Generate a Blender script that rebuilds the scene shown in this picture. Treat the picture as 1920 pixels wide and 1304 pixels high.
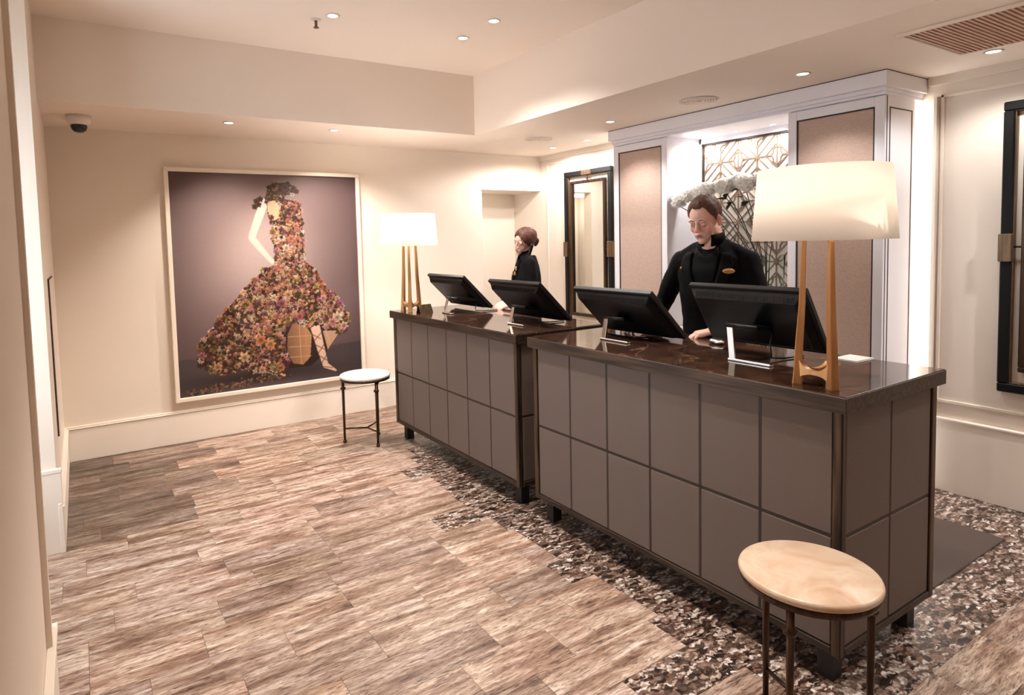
import bpy, bmesh, math, random
import numpy as np
from mathutils import Vector, Matrix, Euler

for o in list(bpy.data.objects):
    bpy.data.objects.remove(o, do_unlink=True)
scene = bpy.context.scene
COL = scene.collection

# ------------------------------------------------------------------ camera
def make_camera():
    f, yaw, pitch, roll = 1181.573, 0.5626995, -0.0632268, -0.0246755
    c, s, cp, sp = math.cos(yaw), math.sin(yaw), math.cos(pitch), math.sin(pitch)
    fw = Vector((s * cp, c * cp, sp)); r0 = Vector((c, -s, 0)); u0 = r0.cross(fw)
    r = r0 * math.cos(roll) + u0 * math.sin(roll)
    u = -r0 * math.sin(roll) + u0 * math.cos(roll)
    cam = bpy.data.cameras.new('camera'); o = bpy.data.objects.new('camera', cam); COL.objects.link(o)
    m = Matrix((r, u, -fw)).transposed().to_4x4(); m.translation = Vector((-2.17876, -1.12103, 1.64335))
    o.matrix_world = m
    cam.sensor_fit = 'HORIZONTAL'; cam.sensor_width = 36.0; cam.lens = f / 1920 * 36
    cam.shift_x = (960 - 894.377) / 1920; cam.shift_y = (527.097 - 652) / 1920
    cam.clip_start = 0.02; cam.clip_end = 60
    scene.camera = o
make_camera()

# ------------------------------------------------------------------ world and exposure
w = bpy.data.worlds.new('world'); scene.world = w; w.use_nodes = True
w.node_tree.nodes['Background'].inputs[0].default_value = (1.0, 0.86, 0.74, 1)
w.node_tree.nodes['Background'].inputs[1].default_value = 0.05
vs = scene.view_settings
vs.view_transform = 'Standard'; vs.look = 'None'; vs.exposure = 0.89; vs.gamma = 1.0; vs.use_curve_mapping = False

WARM = (1.0, 0.90, 0.81)      # ceiling downlights
NEUT = (1.0, 0.965, 0.94); COOL = (0.84, 0.91, 1.0)      # cooler lamps round the reception niche
DL_POWER = 34.0               # watts of one ceiling downlight

# assumed daylight: area light behind a tall, unseen, assumed window added in the left bay (opening in wall_left)
dl = bpy.data.lights.new('assumed_bay_daylight', 'AREA'); dl.shape = 'RECTANGLE'; dl.size = 1.9; dl.size_y = 1.06; dl.energy = 27; dl.color = (0.80, 0.87, 1.0)
dlo = bpy.data.objects.new('assumed_bay_daylight', dl); dlo.location = (-3.13, 2.27, 1.45); dlo.rotation_euler = (0, math.radians(-90), 0); COL.objects.link(dlo)

# ------------------------------------------------------------------ helpers
def lin(c):
    return tuple(((v / 255) / 12.92 if v / 255 <= 0.04045 else ((v / 255 + 0.055) / 1.055) ** 2.4) for v in c)

def link(o, parent=None):
    COL.objects.link(o)
    if parent is not None:
        o.parent = parent
    return o

def tag(o, label=None, cat=None, group=None, kind=None):
    if label: o['label'] = label
    if cat: o['category'] = cat
    if group: o['group'] = group
    if kind: o['kind'] = kind
    return o

def thing(name, label, cat, loc=(0, 0, 0), rotz=0.0, group=None):
    o = bpy.data.objects.new(name, None); o.empty_display_size = 0.05
    o.location = loc; o.rotation_euler = (0, 0, rotz); link(o)
    return tag(o, label, cat, group)

def dup(root, loc, rotz=None, label=None, group=None):
    r = root.copy(); COL.objects.link(r); r.location = loc
    if rotz is not None: r.rotation_euler = (0, 0, rotz)
    if label: r['label'] = label
    if group: r['group'] = group
    for ch in list(root.children):
        c = ch.copy(); COL.objects.link(c); c.parent = r
        for g in list(ch.children):
            d = g.copy(); COL.objects.link(d); d.parent = c
    return r

class MB:
    """collects simple solids into one mesh"""
    def __init__(self): self.v = []; self.f = []; self.sm = []
    def add(self, vs, fs, smooth=False):
        n = len(self.v); self.v += [tuple(p) for p in vs]; self.f += [tuple(i + n for i in f) for f in fs]
        self.sm += [smooth] * len(fs); return self
    def box(self, x0, x1, y0, y1, z0, z1):
        v = [(x, y, z) for z in (z0, z1) for y in (y0, y1) for x in (x0, x1)]
        return self.add(v, [(0, 2, 3, 1), (4, 5, 7, 6), (0, 1, 5, 4), (2, 6, 7, 3), (0, 4, 6, 2), (1, 3, 7, 5)])
    def bar(self, a, b, w, h, up=(0, 0, 1)):
        a, b = Vector(a), Vector(b); d = (b - a).normalized(); up = Vector(up)
        if abs(d.dot(up)) > 0.98: up = Vector((0, 1, 0))
        s = d.cross(up).normalized(); t = s.cross(d)
        v = [p + s * i * w / 2 + t * j * h / 2 for p in (a, b) for j in (-1, 1) for i in (-1, 1)]
        return self.add(v, [(0, 2, 3, 1), (4, 5, 7, 6), (0, 1, 5, 4), (2, 6, 7, 3), (0, 4, 6, 2), (1, 3, 7, 5)])
    def tube(self, pts, rad, n=10):
        pts = [Vector(p) for p in pts]
        if not isinstance(rad, (list, tuple)): rad = [rad] * len(pts)
        vs, fs = [], []; ref = Vector((0.31, 0.17, 0.93))
        for i, p in enumerate(pts):
            d = (pts[min(i + 1, len(pts) - 1)] - pts[max(i - 1, 0)]).normalized()
            if abs(d.dot(ref)) > 0.95: ref = Vector((0.9, 0.3, 0.1))
            s = d.cross(ref).normalized(); t = s.cross(d)
            for k in range(n):
                a = 2 * math.pi * k / n; vs.append(p + (s * math.cos(a) + t * math.sin(a)) * rad[i])
        for i in range(len(pts) - 1):
            for k in range(n):
                fs.append((i * n + k, i * n + (k + 1) % n, (i + 1) * n + (k + 1) % n, (i + 1) * n + k))
        fs.append(tuple(range(n))[::-1]); fs.append(tuple((len(pts) - 1) * n + k for k in range(n)))
        return self.add(vs, fs, True)
    def lathe(self, prof, c=(0, 0, 0), n=32, closed=False):
        vs, fs = [], []; m = len(prof)
        for k in range(n):
            a = 2 * math.pi * k / n
            for r, z in prof: vs.append((c[0] + r * math.cos(a), c[1] + r * math.sin(a), c[2] + z))
        for k in range(n):
            k2 = (k + 1) % n
            for i in range(m if closed else m - 1):
                j = (i + 1) % m
                fs.append((k * m + i, k2 * m + i, k2 * m + j, k * m + j))
        return self.add(vs, fs, True)
    def ball(self, c, r, n=14, m=9, rot=None):
        if not isinstance(r, (list, tuple)): r = (r, r, r)
        vs, fs = [], []
        pts = [(0, 0, -1)] + [(math.cos(2 * math.pi * k / n) * math.sin(math.pi * i / m), math.sin(2 * math.pi * k / n) * math.sin(math.pi * i / m), -math.cos(math.pi * i / m)) for i in range(1, m) for k in range(n)] + [(0, 0, 1)]
        for p in pts:
            q = Vector((p[0] * r[0], p[1] * r[1], p[2] * r[2]))
            if rot is not None: q = rot @ q
            vs.append(q + Vector(c))
        for k in range(n): fs.append((0, 1 + (k + 1) % n, 1 + k))
        for i in range(m - 2):
            for k in range(n):
                a = 1 + i * n; fs.append((a + k, a + (k + 1) % n, a + n + (k + 1) % n, a + n + k))
        last = len(pts) - 1; a = 1 + (m - 2) * n
        for k in range(n): fs.append((last, a + k, a + (k + 1) % n))
        return self.add(vs, fs, True)
    def mesh(self, name):
        me = bpy.data.meshes.new(name); me.from_pydata(self.v, [], self.f)
        me.polygons.foreach_set('use_smooth', self.sm); me.update(); return me
    def build(self, name, mat, parent=None, bevel=0.0, loc=None):
        me = self.mesh(name)
        if bevel:
            bm = bmesh.new(); bm.from_mesh(me)
            bmesh.ops.bevel(bm, geom=list(bm.edges), offset=bevel, segments=1, affect='EDGES', clamp_overlap=True)
            bm.to_mesh(me); bm.free()
        if mat: me.materials.append(mat)
        o = bpy.data.objects.new(name, me)
        if loc: o.location = loc
        return link(o, parent)

def box(name, b, mat, parent=None, bevel=0.0):
    return MB().box(*b).build(name, mat, parent, bevel)

def smooth_angle(o):
    return o

# ------------------------------------------------------------------ materials
def mat_new(name):
    m = bpy.data.materials.new(name); m.use_nodes = True
    nt = m.node_tree; return m, nt, nt.nodes['Principled BSDF']

def nd(nt, typ, **kw):
    n = nt.nodes.new(typ)
    for k, v in kw.items():
        if k.startswith('i_'):
            n.inputs[int(k[2:])].default_value = v
        else: setattr(n, k, v)
    return n

def ramp(nt, stops):
    r = nt.nodes.new('ShaderNodeValToRGB'); e = r.color_ramp.elements
    while len(e) > 1: e.remove(e[-1])
    e[0].position = stops[0][0]; e[0].color = (*lin(stops[0][1]), 1)
    for p, c in stops[1:]:
        x = e.new(p); x.color = (*lin(c), 1)
    return r

def paint(name, rgb, rough=0.6, metal=0.0, bump=0.0, bscale=60.0, var=0.0, spec=0.5, coat=0.0):
    m, nt, b = mat_new(name)
    b.inputs['Base Color'].default_value = (*lin(rgb), 1); b.inputs['Roughness'].default_value = rough
    b.inputs['Metallic'].default_value = metal; b.inputs['Specular IOR Level'].default_value = spec
    b.inputs['Coat Weight'].default_value = coat
    if bump or var:
        tc = nd(nt, 'ShaderNodeTexCoord'); nz = nd(nt, 'ShaderNodeTexNoise')
        nz.inputs['Scale'].default_value = bscale; nz.inputs['Detail'].default_value = 4
        nt.links.new(tc.outputs['Object'], nz.inputs['Vector'])
        if bump:
            bp = nd(nt, 'ShaderNodeBump'); bp.inputs['Strength'].default_value = bump; bp.inputs['Distance'].default_value = 0.01
            nt.links.new(nz.outputs['Fac'], bp.inputs['Height']); nt.links.new(bp.outputs['Normal'], b.inputs['Normal'])
        if var:
            lo = tuple(v * (1 - var) for v in rgb); hi = tuple(min(255, v * (1 + var)) for v in rgb)
            r = ramp(nt, [(0.3, lo), (0.7, hi)])
            nt.links.new(nz.outputs['Fac'], r.inputs['Fac']); nt.links.new(r.outputs['Color'], b.inputs['Base Color'])
    return m

def emit(name, rgb, strength):
    m = bpy.data.materials.new(name); m.use_nodes = True; nt = m.node_tree
    nt.nodes.remove(nt.nodes['Principled BSDF'])
    e = nd(nt, 'ShaderNodeEmission'); e.inputs[0].default_value = (*rgb, 1); e.inputs[1].default_value = strength
    nt.links.new(e.outputs[0], nt.nodes['Material Output'].inputs[0]); return m

def tile_coords(nt, scale):
    """object coordinates shifted by a random amount per tile, then stretched"""
    tc = nd(nt, 'ShaderNodeTexCoord'); oi = nd(nt, 'ShaderNodeObjectInfo')
    mul = nd(nt, 'ShaderNodeVectorMath', operation='MULTIPLY'); mul.inputs[1].default_value = (37.0, 91.0, 13.0)
    cmb = nd(nt, 'ShaderNodeCombineXYZ')
    for i in range(3): nt.links.new(oi.outputs['Random'], cmb.inputs[i])
    nt.links.new(cmb.outputs[0], mul.inputs[0])
    add = nd(nt, 'ShaderNodeVectorMath', operation='ADD')
    nt.links.new(tc.outputs['Object'], add.inputs[0]); nt.links.new(mul.outputs[0], add.inputs[1])
    mp = nd(nt, 'ShaderNodeMapping'); mp.inputs['Scale'].default_value = scale
    nt.links.new(add.outputs[0], mp.inputs['Vector'])
    return add, mp, oi

def mat_plank():
    m, nt, b = mat_new('veined_stone')
    add, mp, oi = tile_coords(nt, (7.0, 48.0, 1.0))
    wn = nd(nt, 'ShaderNodeTexNoise'); wn.inputs['Scale'].default_value = 5.0; wn.inputs['Detail'].default_value = 3
    nt.links.new(add.outputs[0], wn.inputs['Vector'])
    wm = nd(nt, 'ShaderNodeVectorMath', operation='MULTIPLY_ADD'); wm.inputs[1].default_value = (1.2, 2.6, 0)
    nt.links.new(wn.outputs['Color'], wm.inputs[0]); nt.links.new(mp.outputs[0], wm.inputs[2])
    n1 = nd(nt, 'ShaderNodeTexNoise'); n1.inputs['Scale'].default_value = 1.0; n1.inputs['Detail'].default_value = 12; n1.inputs['Roughness'].default_value = 0.74; n1.inputs['Distortion'].default_value = 0.5
    nt.links.new(wm.outputs[0], n1.inputs['Vector'])
    r1 = ramp(nt, [(0.30, (66, 54, 48)), (0.38, (130, 110, 98)), (0.45, (176, 154, 140)), (0.53, (200, 180, 166)), (0.60, (222, 208, 196)), (0.68, (246, 240, 234))])
    nt.links.new(n1.outputs['Fac'], r1.inputs['Fac'])
    mp2 = nd(nt, 'ShaderNodeMapping'); mp2.inputs['Scale'].default_value = (16.0, 130.0, 1.0)
    nt.links.new(add.outputs[0], mp2.inputs['Vector'])
    n2 = nd(nt, 'ShaderNodeTexNoise'); n2.inputs['Scale'].default_value = 1.0; n2.inputs['Detail'].default_value = 4; n2.inputs['Distortion'].default_value = 1.5
    nt.links.new(mp2.outputs[0], n2.inputs['Vector'])
    r2 = ramp(nt, [(0.32, (78, 60, 51)), (0.41, (188, 166, 151)), (0.48, (244, 240, 236)), (0.75, (255, 254, 252))])
    nt.links.new(n2.outputs['Fac'], r2.inputs['Fac'])
    mx = nd(nt, 'ShaderNodeMix', data_type='RGBA', blend_type='MULTIPLY'); mx.inputs[0].default_value = 0.8
    nt.links.new(r1.outputs[0], mx.inputs[6]); nt.links.new(r2.outputs[0], mx.inputs[7])
    mp3 = nd(nt, 'ShaderNodeMapping'); mp3.inputs['Scale'].default_value = (2.6, 15.0, 1.0)
    nt.links.new(add.outputs[0], mp3.inputs['Vector'])
    n3 = nd(nt, 'ShaderNodeTexNoise'); n3.inputs['Scale'].default_value = 1.0; n3.inputs['Detail'].default_value = 4
    nt.links.new(mp3.outputs[0], n3.inputs['Vector'])
    r3 = ramp(nt, [(0.32, (152, 130, 116)), (0.42, (202, 184, 172)), (0.50, (236, 229, 224)), (0.60, (255, 255, 255))])
    nt.links.new(n3.outputs['Fac'], r3.inputs['Fac'])
    mx2 = nd(nt, 'ShaderNodeMix', data_type='RGBA', blend_type='MULTIPLY'); mx2.inputs[0].default_value = 0.9
    nt.links.new(mx.outputs[2], mx2.inputs[6]); nt.links.new(r3.outputs[0], mx2.inputs[7])
    mx3 = nd(nt, 'ShaderNodeMix', data_type='RGBA', blend_type='MULTIPLY'); mx3.inputs[0].default_value = 1.0
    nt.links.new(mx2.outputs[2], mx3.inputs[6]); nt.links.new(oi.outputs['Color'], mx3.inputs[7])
    nt.links.new(mx3.outputs[2], b.inputs['Base Color'])
    b.inputs['Roughness'].default_value = 0.42; b.inputs['Specular IOR Level'].default_value = 0.4
    return m

def mat_breccia():
    m, nt, b = mat_new('breccia_stone')
    add, mp, oi = tile_coords(nt, (30.0, 72.0, 1.0))
    wn = nd(nt, 'ShaderNodeTexNoise'); wn.inputs['Scale'].default_value = 34.0; wn.inputs['Detail'].default_value = 6
    nt.links.new(add.outputs[0], wn.inputs['Vector'])
    wm = nd(nt, 'ShaderNodeVectorMath', operation='MULTIPLY_ADD'); wm.inputs[1].default_value = (3.6, 3.6, 0)
    nt.links.new(wn.outputs['Color'], wm.inputs[0]); nt.links.new(mp.outputs[0], wm.inputs[2])
    vo = nd(nt, 'ShaderNodeTexVoronoi', feature='F1'); vo.inputs['Scale'].default_value = 1.0
    nt.links.new(wm.outputs[0], vo.inputs['Vector'])
    sp = nd(nt, 'ShaderNodeSeparateColor'); nt.links.new(vo.outputs['Color'], sp.inputs[0])
    r1 = ramp(nt, [(0.0, (60, 50, 45)), (0.14, (100, 84, 75)), (0.30, (140, 120, 109)), (0.46, (178, 157, 144)), (0.60, (214, 200, 189)), (0.76, (246, 240, 234)), (0.92, (158, 126, 110))])
    r1.color_ramp.interpolation = 'CONSTANT'
    nt.links.new(sp.outputs[0], r1.inputs['Fac'])
    r2 = ramp(nt, [(0.3, (255, 255, 255)), (0.6, (200, 186, 176)), (0.85, (104, 82, 70))])
    nt.links.new(vo.outputs['Distance'], r2.inputs['Fac'])
    mx = nd(nt, 'ShaderNodeMix', data_type='RGBA', blend_type='MULTIPLY'); mx.inputs[0].default_value = 0.9
    nt.links.new(r1.outputs[0], mx.inputs[6]); nt.links.new(r2.outputs[0], mx.inputs[7])
    n3 = nd(nt, 'ShaderNodeTexNoise'); n3.inputs['Scale'].default_value = 45.0; n3.inputs['Detail'].default_value = 4
    nt.links.new(add.outputs[0], n3.inputs['Vector'])
    r3 = ramp(nt, [(0.35, (170, 150, 140)), (0.6, (255, 255, 255))]); nt.links.new(n3.outputs['Fac'], r3.inputs['Fac'])
    mx2 = nd(nt, 'ShaderNodeMix', data_type='RGBA', blend_type='MULTIPLY'); mx2.inputs[0].default_value = 0.8
    nt.links.new(mx.outputs[2], mx2.inputs[6]); nt.links.new(r3.outputs[0], mx2.inputs[7])
    mx3 = nd(nt, 'ShaderNodeMix', data_type='RGBA', blend_type='MULTIPLY'); mx3.inputs[0].default_value = 1.0
    nt.links.new(mx2.outputs[2], mx3.inputs[6]); nt.links.new(oi.outputs['Color'], mx3.inputs[7])
    nt.links.new(mx3.outputs[2], b.inputs['Base Color'])
    b.inputs['Roughness'].default_value = 0.3
    return m

def mat_counter():
    m, nt, b = mat_new('polished_brown_marble')
    tc = nd(nt, 'ShaderNodeTexCoord')
    n1 = nd(nt, 'ShaderNodeTexNoise'); n1.inputs['Scale'].default_value = 5; n1.inputs['Detail'].default_value = 7; n1.inputs['Distortion'].default_value = 1.5
    nt.links.new(tc.outputs['Object'], n1.inputs['Vector'])
    r1 = ramp(nt, [(0.3, (44, 29, 23)), (0.5, (60, 41, 32)), (0.7, (78, 53, 41))])
    nt.links.new(n1.outputs['Fac'], r1.inputs['Fac'])
    wv = nd(nt, 'ShaderNodeTexNoise'); wv.inputs['Scale'].default_value = 1.6; wv.inputs['Detail'].default_value = 3; wv.inputs['Distortion'].default_value = 1.0
    nt.links.new(tc.outputs['Object'], wv.inputs['Vector'])
    sb = nd(nt, 'ShaderNodeMath', operation='SUBTRACT'); sb.inputs[1].default_value = 0.5
    nt.links.new(wv.outputs['Fac'], sb.inputs[0])
    ab = nd(nt, 'ShaderNodeMath', operation='ABSOLUTE'); nt.links.new(sb.outputs[0], ab.inputs[0])
    r2 = ramp(nt, [(0.0, (150, 150, 150)), (0.0035, (0, 0, 0))]); nt.links.new(ab.outputs[0], r2.inputs['Fac'])
    mx = nd(nt, 'ShaderNodeMix', data_type='RGBA'); mx.inputs[7].default_value = (*lin((190, 140, 105)), 1)
    nt.links.new(r2.outputs[0], mx.inputs[0]); nt.links.new(r1.outputs[0], mx.inputs[6])
    nt.links.new(mx.outputs[2], b.inputs['Base Color'])
    b.inputs['Roughness'].default_value = 0.07; b.inputs['Specular IOR Level'].default_value = 0.65
    return m

def mat_brushed(name, a, c, rough=0.4, metal=0.7, axis=2):
    m, nt, b = mat_new(name)
    tc = nd(nt, 'ShaderNodeTexCoord'); mp = nd(nt, 'ShaderNodeMapping')
    sc = [60.0, 60.0, 60.0]; sc[axis] = 3.0; mp.inputs['Scale'].default_value = sc
    nt.links.new(tc.outputs['Object'], mp.inputs['Vector'])
    n = nd(nt, 'ShaderNodeTexNoise'); n.inputs['Scale'].default_value = 1; n.inputs['Detail'].default_value = 4
    nt.links.new(mp.outputs[0], n.inputs['Vector'])
    r = ramp(nt, [(0.35, a), (0.65, c)]); nt.links.new(n.outputs['Fac'], r.inputs['Fac'])
    nt.links.new(r.outputs[0], b.inputs['Base Color'])
    b.inputs['Roughness'].default_value = rough; b.inputs['Metallic'].default_value = metal
    return m

def mat_fabric(name, a, c, scale=260.0, rough=0.85, stretch=(1, 1, 1), bump=0.25):
    m, nt, b = mat_new(name)
    tc = nd(nt, 'ShaderNodeTexCoord'); mp = nd(nt, 'ShaderNodeMapping'); mp.inputs['Scale'].default_value = stretch
    nt.links.new(tc.outputs['Object'], mp.inputs['Vector'])
    n = nd(nt, 'ShaderNodeTexNoise'); n.inputs['Scale'].default_value = scale; n.inputs['Detail'].default_value = 3
    nt.links.new(mp.outputs[0], n.inputs['Vector'])
    r = ramp(nt, [(0.35, a), (0.65, c)]); nt.links.new(n.outputs['Fac'], r.inputs['Fac'])
    nt.links.new(r.outputs[0], b.inputs['Base Color'])
    bp = nd(nt, 'ShaderNodeBump'); bp.inputs['Strength'].default_value = bump; bp.inputs['Distance'].default_value = 0.004
    nt.links.new(n.outputs['Fac'], bp.inputs['Height']); nt.links.new(bp.outputs['Normal'], b.inputs['Normal'])
    b.inputs['Roughness'].default_value = rough
    return m

def mat_onyx(name, stops):
    m, nt, b = mat_new(name)
    tc = nd(nt, 'ShaderNodeTexCoord')
    n = nd(nt, 'ShaderNodeTexNoise'); n.inputs['Scale'].default_value = 5.5; n.inputs['Detail'].default_value = 5; n.inputs['Distortion'].default_value = 1.2
    nt.links.new(tc.outputs['Object'], n.inputs['Vector'])
    r = ramp(nt, stops); nt.links.new(n.outputs['Fac'], r.inputs['Fac'])
    nt.links.new(r.outputs[0], b.inputs['Base Color'])
    b.inputs['Roughness'].default_value = 0.3
    return m

def mat_shade():
    m = bpy.data.materials.new('lamp_shade_fabric'); m.use_nodes = True; nt = m.node_tree
    nt.nodes.remove(nt.nodes['Principled BSDF'])
    d = nd(nt, 'ShaderNodeBsdfDiffuse'); d.inputs[0].default_value = (*lin((216, 206, 196)), 1)
    t = nd(nt, 'ShaderNodeBsdfTranslucent'); t.inputs[0].default_value = (*lin((252, 247, 240)), 1)
    x = nd(nt, 'ShaderNodeMixShader'); x.inputs[0].default_value = 0.6
    nt.links.new(d.outputs[0], x.inputs[1]); nt.links.new(t.outputs[0], x.inputs[2])
    nt.links.new(x.outputs[0], nt.nodes['Material Output'].inputs[0]); return m

def mat_petal():
    m = bpy.data.materials.new('white_petals'); m.use_nodes = True; nt = m.node_tree
    nt.nodes.remove(nt.nodes['Principled BSDF'])
    d = nd(nt, 'ShaderNodeBsdfDiffuse'); d.inputs[0].default_value = (*lin((252, 249, 245)), 1)
    t = nd(nt, 'ShaderNodeBsdfTranslucent'); t.inputs[0].default_value = (*lin((252, 249, 245)), 1)
    x = nd(nt, 'ShaderNodeMixShader'); x.inputs[0].default_value = 0.4
    nt.links.new(d.outputs[0], x.inputs[1]); nt.links.new(t.outputs[0], x.inputs[2])
    nt.links.new(x.outputs[0], nt.nodes['Material Output'].inputs[0]); return m

def mat_attr(name, attr='Col', rough=0.6, spec=0.3, sss=0.0):
    m, nt, b = mat_new(name)
    a = nd(nt, 'ShaderNodeVertexColor', layer_name=attr)
    nt.links.new(a.outputs['Color'], b.inputs['Base Color'])
    b.inputs['Roughness'].default_value = rough; b.inputs['Specular IOR Level'].default_value = spec
    if sss:
        b.inputs['Subsurface Weight'].default_value = sss; b.inputs['Subsurface Radius'].default_value = (1.0, 0.35, 0.2); b.inputs['Subsurface Scale'].default_value = 0.008
    return m

def mat_glass(name, rgb=(245, 250, 248)):
    m, nt, b = mat_new(name)
    b.inputs['Base Color'].default_value = (*lin(rgb), 1); b.inputs['Roughness'].default_value = 0.02
    b.inputs['Transmission Weight'].default_value = 1.0; b.inputs['IOR'].default_value = 1.02
    return m

M = {}
M['wall'] = paint('warm_wall_paint', (234, 220, 204), 0.75, bump=0.03, bscale=90)
M['wall_right'] = paint('cream_wall_paint', (234, 222, 208), 0.7, bump=0.03, bscale=90)
M['trimw'] = paint('white_trim_paint', (240, 228, 214), 0.45)
M['ceil'] = paint('ceiling_paint', (240, 226, 212), 0.85)
M['column'] = paint('pale_joinery_paint', (243, 241, 246), 0.5)
M['seam'] = paint('joint_shadow_line', (70, 52, 44), 0.7)
M['plank'] = mat_plank(); M['breccia'] = mat_breccia(); M['grout'] = paint('grout', (150, 128, 112), 0.9)
M['counter'] = mat_counter()
M['bronze_h'] = mat_brushed('dark_bronze_horizontal', (52, 43, 37), (84, 68, 57), 0.42, 0.55, 1)
M['bronze_x'] = mat_brushed('dark_bronze_end', (52, 43, 37), (84, 68, 57), 0.42, 0.55, 0)
M['bronze_v'] = mat_brushed('dark_bronze_vertical', (48, 40, 35), (98, 80, 65), 0.38, 0.65, 2)
M['leather'] = mat_fabric('taupe_leather', (94, 81, 74), (110, 96, 88), 420, 0.62, bump=0.12)
M['black'] = paint('black_paint', (20, 18, 17), 0.5)
M['mat'] = paint('brown_rubber_mat', (82, 68, 60), 0.9, bump=0.2, bscale=300)
M['linen'] = mat_fabric('rose_linen', (192, 165, 150), (210, 184, 168), 160, 0.9, (1, 0.5, 2.2))
M['darkbead'] = paint('dark_brown_bead', (44, 32, 27), 0.5)
M['lattice_back'] = paint('lattice_backing', (216, 206, 194), 0.6)
M['lattice'] = paint('bronzed_lattice', (128, 105, 87), 0.5, 0.15)
M['frame_black'] = paint('black_lacquer', (18, 17, 17), 0.5, spec=0.2)
M['brass'] = mat_brushed('aged_brass', (92, 74, 58), (132, 106, 82), 0.4, 0.85)
M['gold'] = mat_brushed('satin_gold', (196, 146, 96), (208, 160, 110), 0.36, 0.6)
M['mirror'] = paint('mirror_glass', (225, 226, 222), 0.03, 1.0)
M['plastic'] = paint('black_plastic', (9, 9, 10), 0.42, spec=0.3)
M['plastic2'] = paint('charcoal_plastic', (24, 22, 22), 0.45, spec=0.35)
M['screen'] = paint('dark_screen_glass', (8, 9, 12), 0.08)
M['chrome'] = paint('brushed_aluminium', (205, 200, 194), 0.25, 1.0)
M['onyx'] = mat_onyx('honey_onyx', [(0.3, (190, 146, 112)), (0.45, (204, 174, 147)), (0.6, (216, 194, 171)), (0.75, (198, 163, 133))])
M['marble'] = mat_onyx('cream_marble', [(0.3, (226, 206, 186)), (0.5, (244, 234, 224)), (0.7, (250, 244, 238))])
M['iron'] = mat_brushed('dark_bronze_rod', (52, 40, 33), (88, 66, 50), 0.4, 0.8)
M['shade'] = mat_shade()
M['bulb'] = emit('lit_bulb', (1.0, 0.82, 0.6), 12.0)
M['lens'] = emit('lit_downlight_lens', (1.0, 0.93, 0.84), 9.0)
M['led'] = emit('led_strip', (1.0, 0.95, 0.9), 5.0)
M['white'] = paint('white_plastic', (226, 216, 206), 0.5)
M['paper'] = paint('white_paper', (236, 228, 220), 0.8)
M['teal'] = paint('teal_card', (90, 190, 170), 0.6)
M['dome'] = paint('smoked_dome', (14, 22, 26), 0.12)
M['grille'] = paint('grille_tan', (196, 158, 134), 0.6)
M['grille_dark'] = paint('duct_dark', (104, 80, 68), 0.9)
M['picture_frame'] = paint('cream_frame', (236, 222, 204), 0.5)
M['print'] = mat_attr('photographic_print', 'Col', 0.45, 0.35)
M['skin'] = mat_attr('skin', 'Col', 0.5, 0.35, 0.12)
M['hair_m'] = mat_fabric('auburn_short_hair', (66, 38, 26), (106, 64, 44), 190, 0.6, (1, 1, 0.25), 0.4)
M['hair_w'] = mat_fabric('auburn_pinned_hair', (66, 34, 23), (112, 62, 42), 170, 0.55, (1, 1, 0.25), 0.35)
M['suit'] = mat_fabric('black_suit_cloth', (10, 9, 10), (16, 15, 16), 500, 0.8, bump=0.08)
M['shirt'] = mat_fabric('black_shirt_cloth', (6, 7, 8), (10, 11, 12), 500, 0.7, bump=0.05)
for k_ in ('suit', 'shirt'): M[k_].node_tree.nodes['Principled BSDF'].inputs['Specular IOR Level'].default_value = 0.12
M['badge'] = paint('gilt_badge', (226, 176, 112), 0.35, 0.4)
M['badge_ink'] = paint('badge_lettering', (130, 70, 40), 0.6)
M['petal'] = mat_petal()
M['leaf'] = paint('dark_leaves', (30, 52, 34), 0.5)
M['stem'] = paint('dark_stems', (34, 38, 30), 0.6)
M['glass'] = mat_glass('clear_glass')
M['console'] = paint('console_lacquer', (214, 202, 190), 0.4)

# ------------------------------------------------------------------ room shell
XL, XR, YF, ZS, ZT, XT, YT, YN = -2.344, 2.375, 4.671, 2.588, 3.107, 0.875, 3.6965, -4.2
def struct(name, mb, mat, parent=None, bevel=0.0):
    o = mb.build(name, mat, parent, bevel)
    if parent is None: tag(o, kind='structure')
    return o

floor = struct('floor', MB().box(-3.1, 2.6, YN, 5.4, -0.12, -0.007).box(-3.1, 2.6, YN, -0.93, -0.0069, 0.0), M['grout'])
floor.data.materials.append(M['plank'])
for p in floor.data.polygons[6:]: p.material_index = 1

wf = MB().box(-3.1, 1.562, YF, YF + 0.13, 0, ZT + 0.1).box(1.562, XR, YF, YF + 0.13, 2.2, ZT + 0.1)
struct('wall_far', wf, M['wall'])
struct('wall_alcove', MB().box(1.2, XR, 5.206, 5.3, 0, 2.4).box(1.2, 1.3, YF + 0.13, 5.206, 0, 2.4).box(1.2, XR, YF + 0.13, 5.206, 2.2, 2.4), M['trimw'])
struct('wall_right', MB().box(XR, XR + 0.12, YN, 5.3, 0, ZT), M['wall_right'])
wl = MB().box(-3.0, XL, 2.955, YF, 0, ZT).box(-3.0, XL, YN, 1.585, 0, ZT).box(-3.1, -3.0, YN, 1.72, 0, ZT).box(-3.1, -3.0, 2.82, YF, 0, ZT).box(-3.1, -3.0, 1.72, 2.82, 0, 0.48).box(-3.1, -3.0, 1.72, 2.82, 2.42, ZT)  # bay back wall opened for the assumed, unseen window
struct('wall_left', wl, M['wall'])
struct('wall_near', MB().box(-3.1, XR + 0.12, YN - 0.1, YN, 0, ZT), M['wall'])
ce = MB().box(-3.1, XR + 0.12, YT, 5.3, ZS, ZT).box(XT, XR + 0.12, YN, YT, ZS, ZT).box(-3.1, XT, YN, -3.2, ZS, ZT).box(-3.1, XR + 0.12, YN, 5.3, ZT, ZT + 0.1)
struct('ceiling', ce, M['ceil'])

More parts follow.
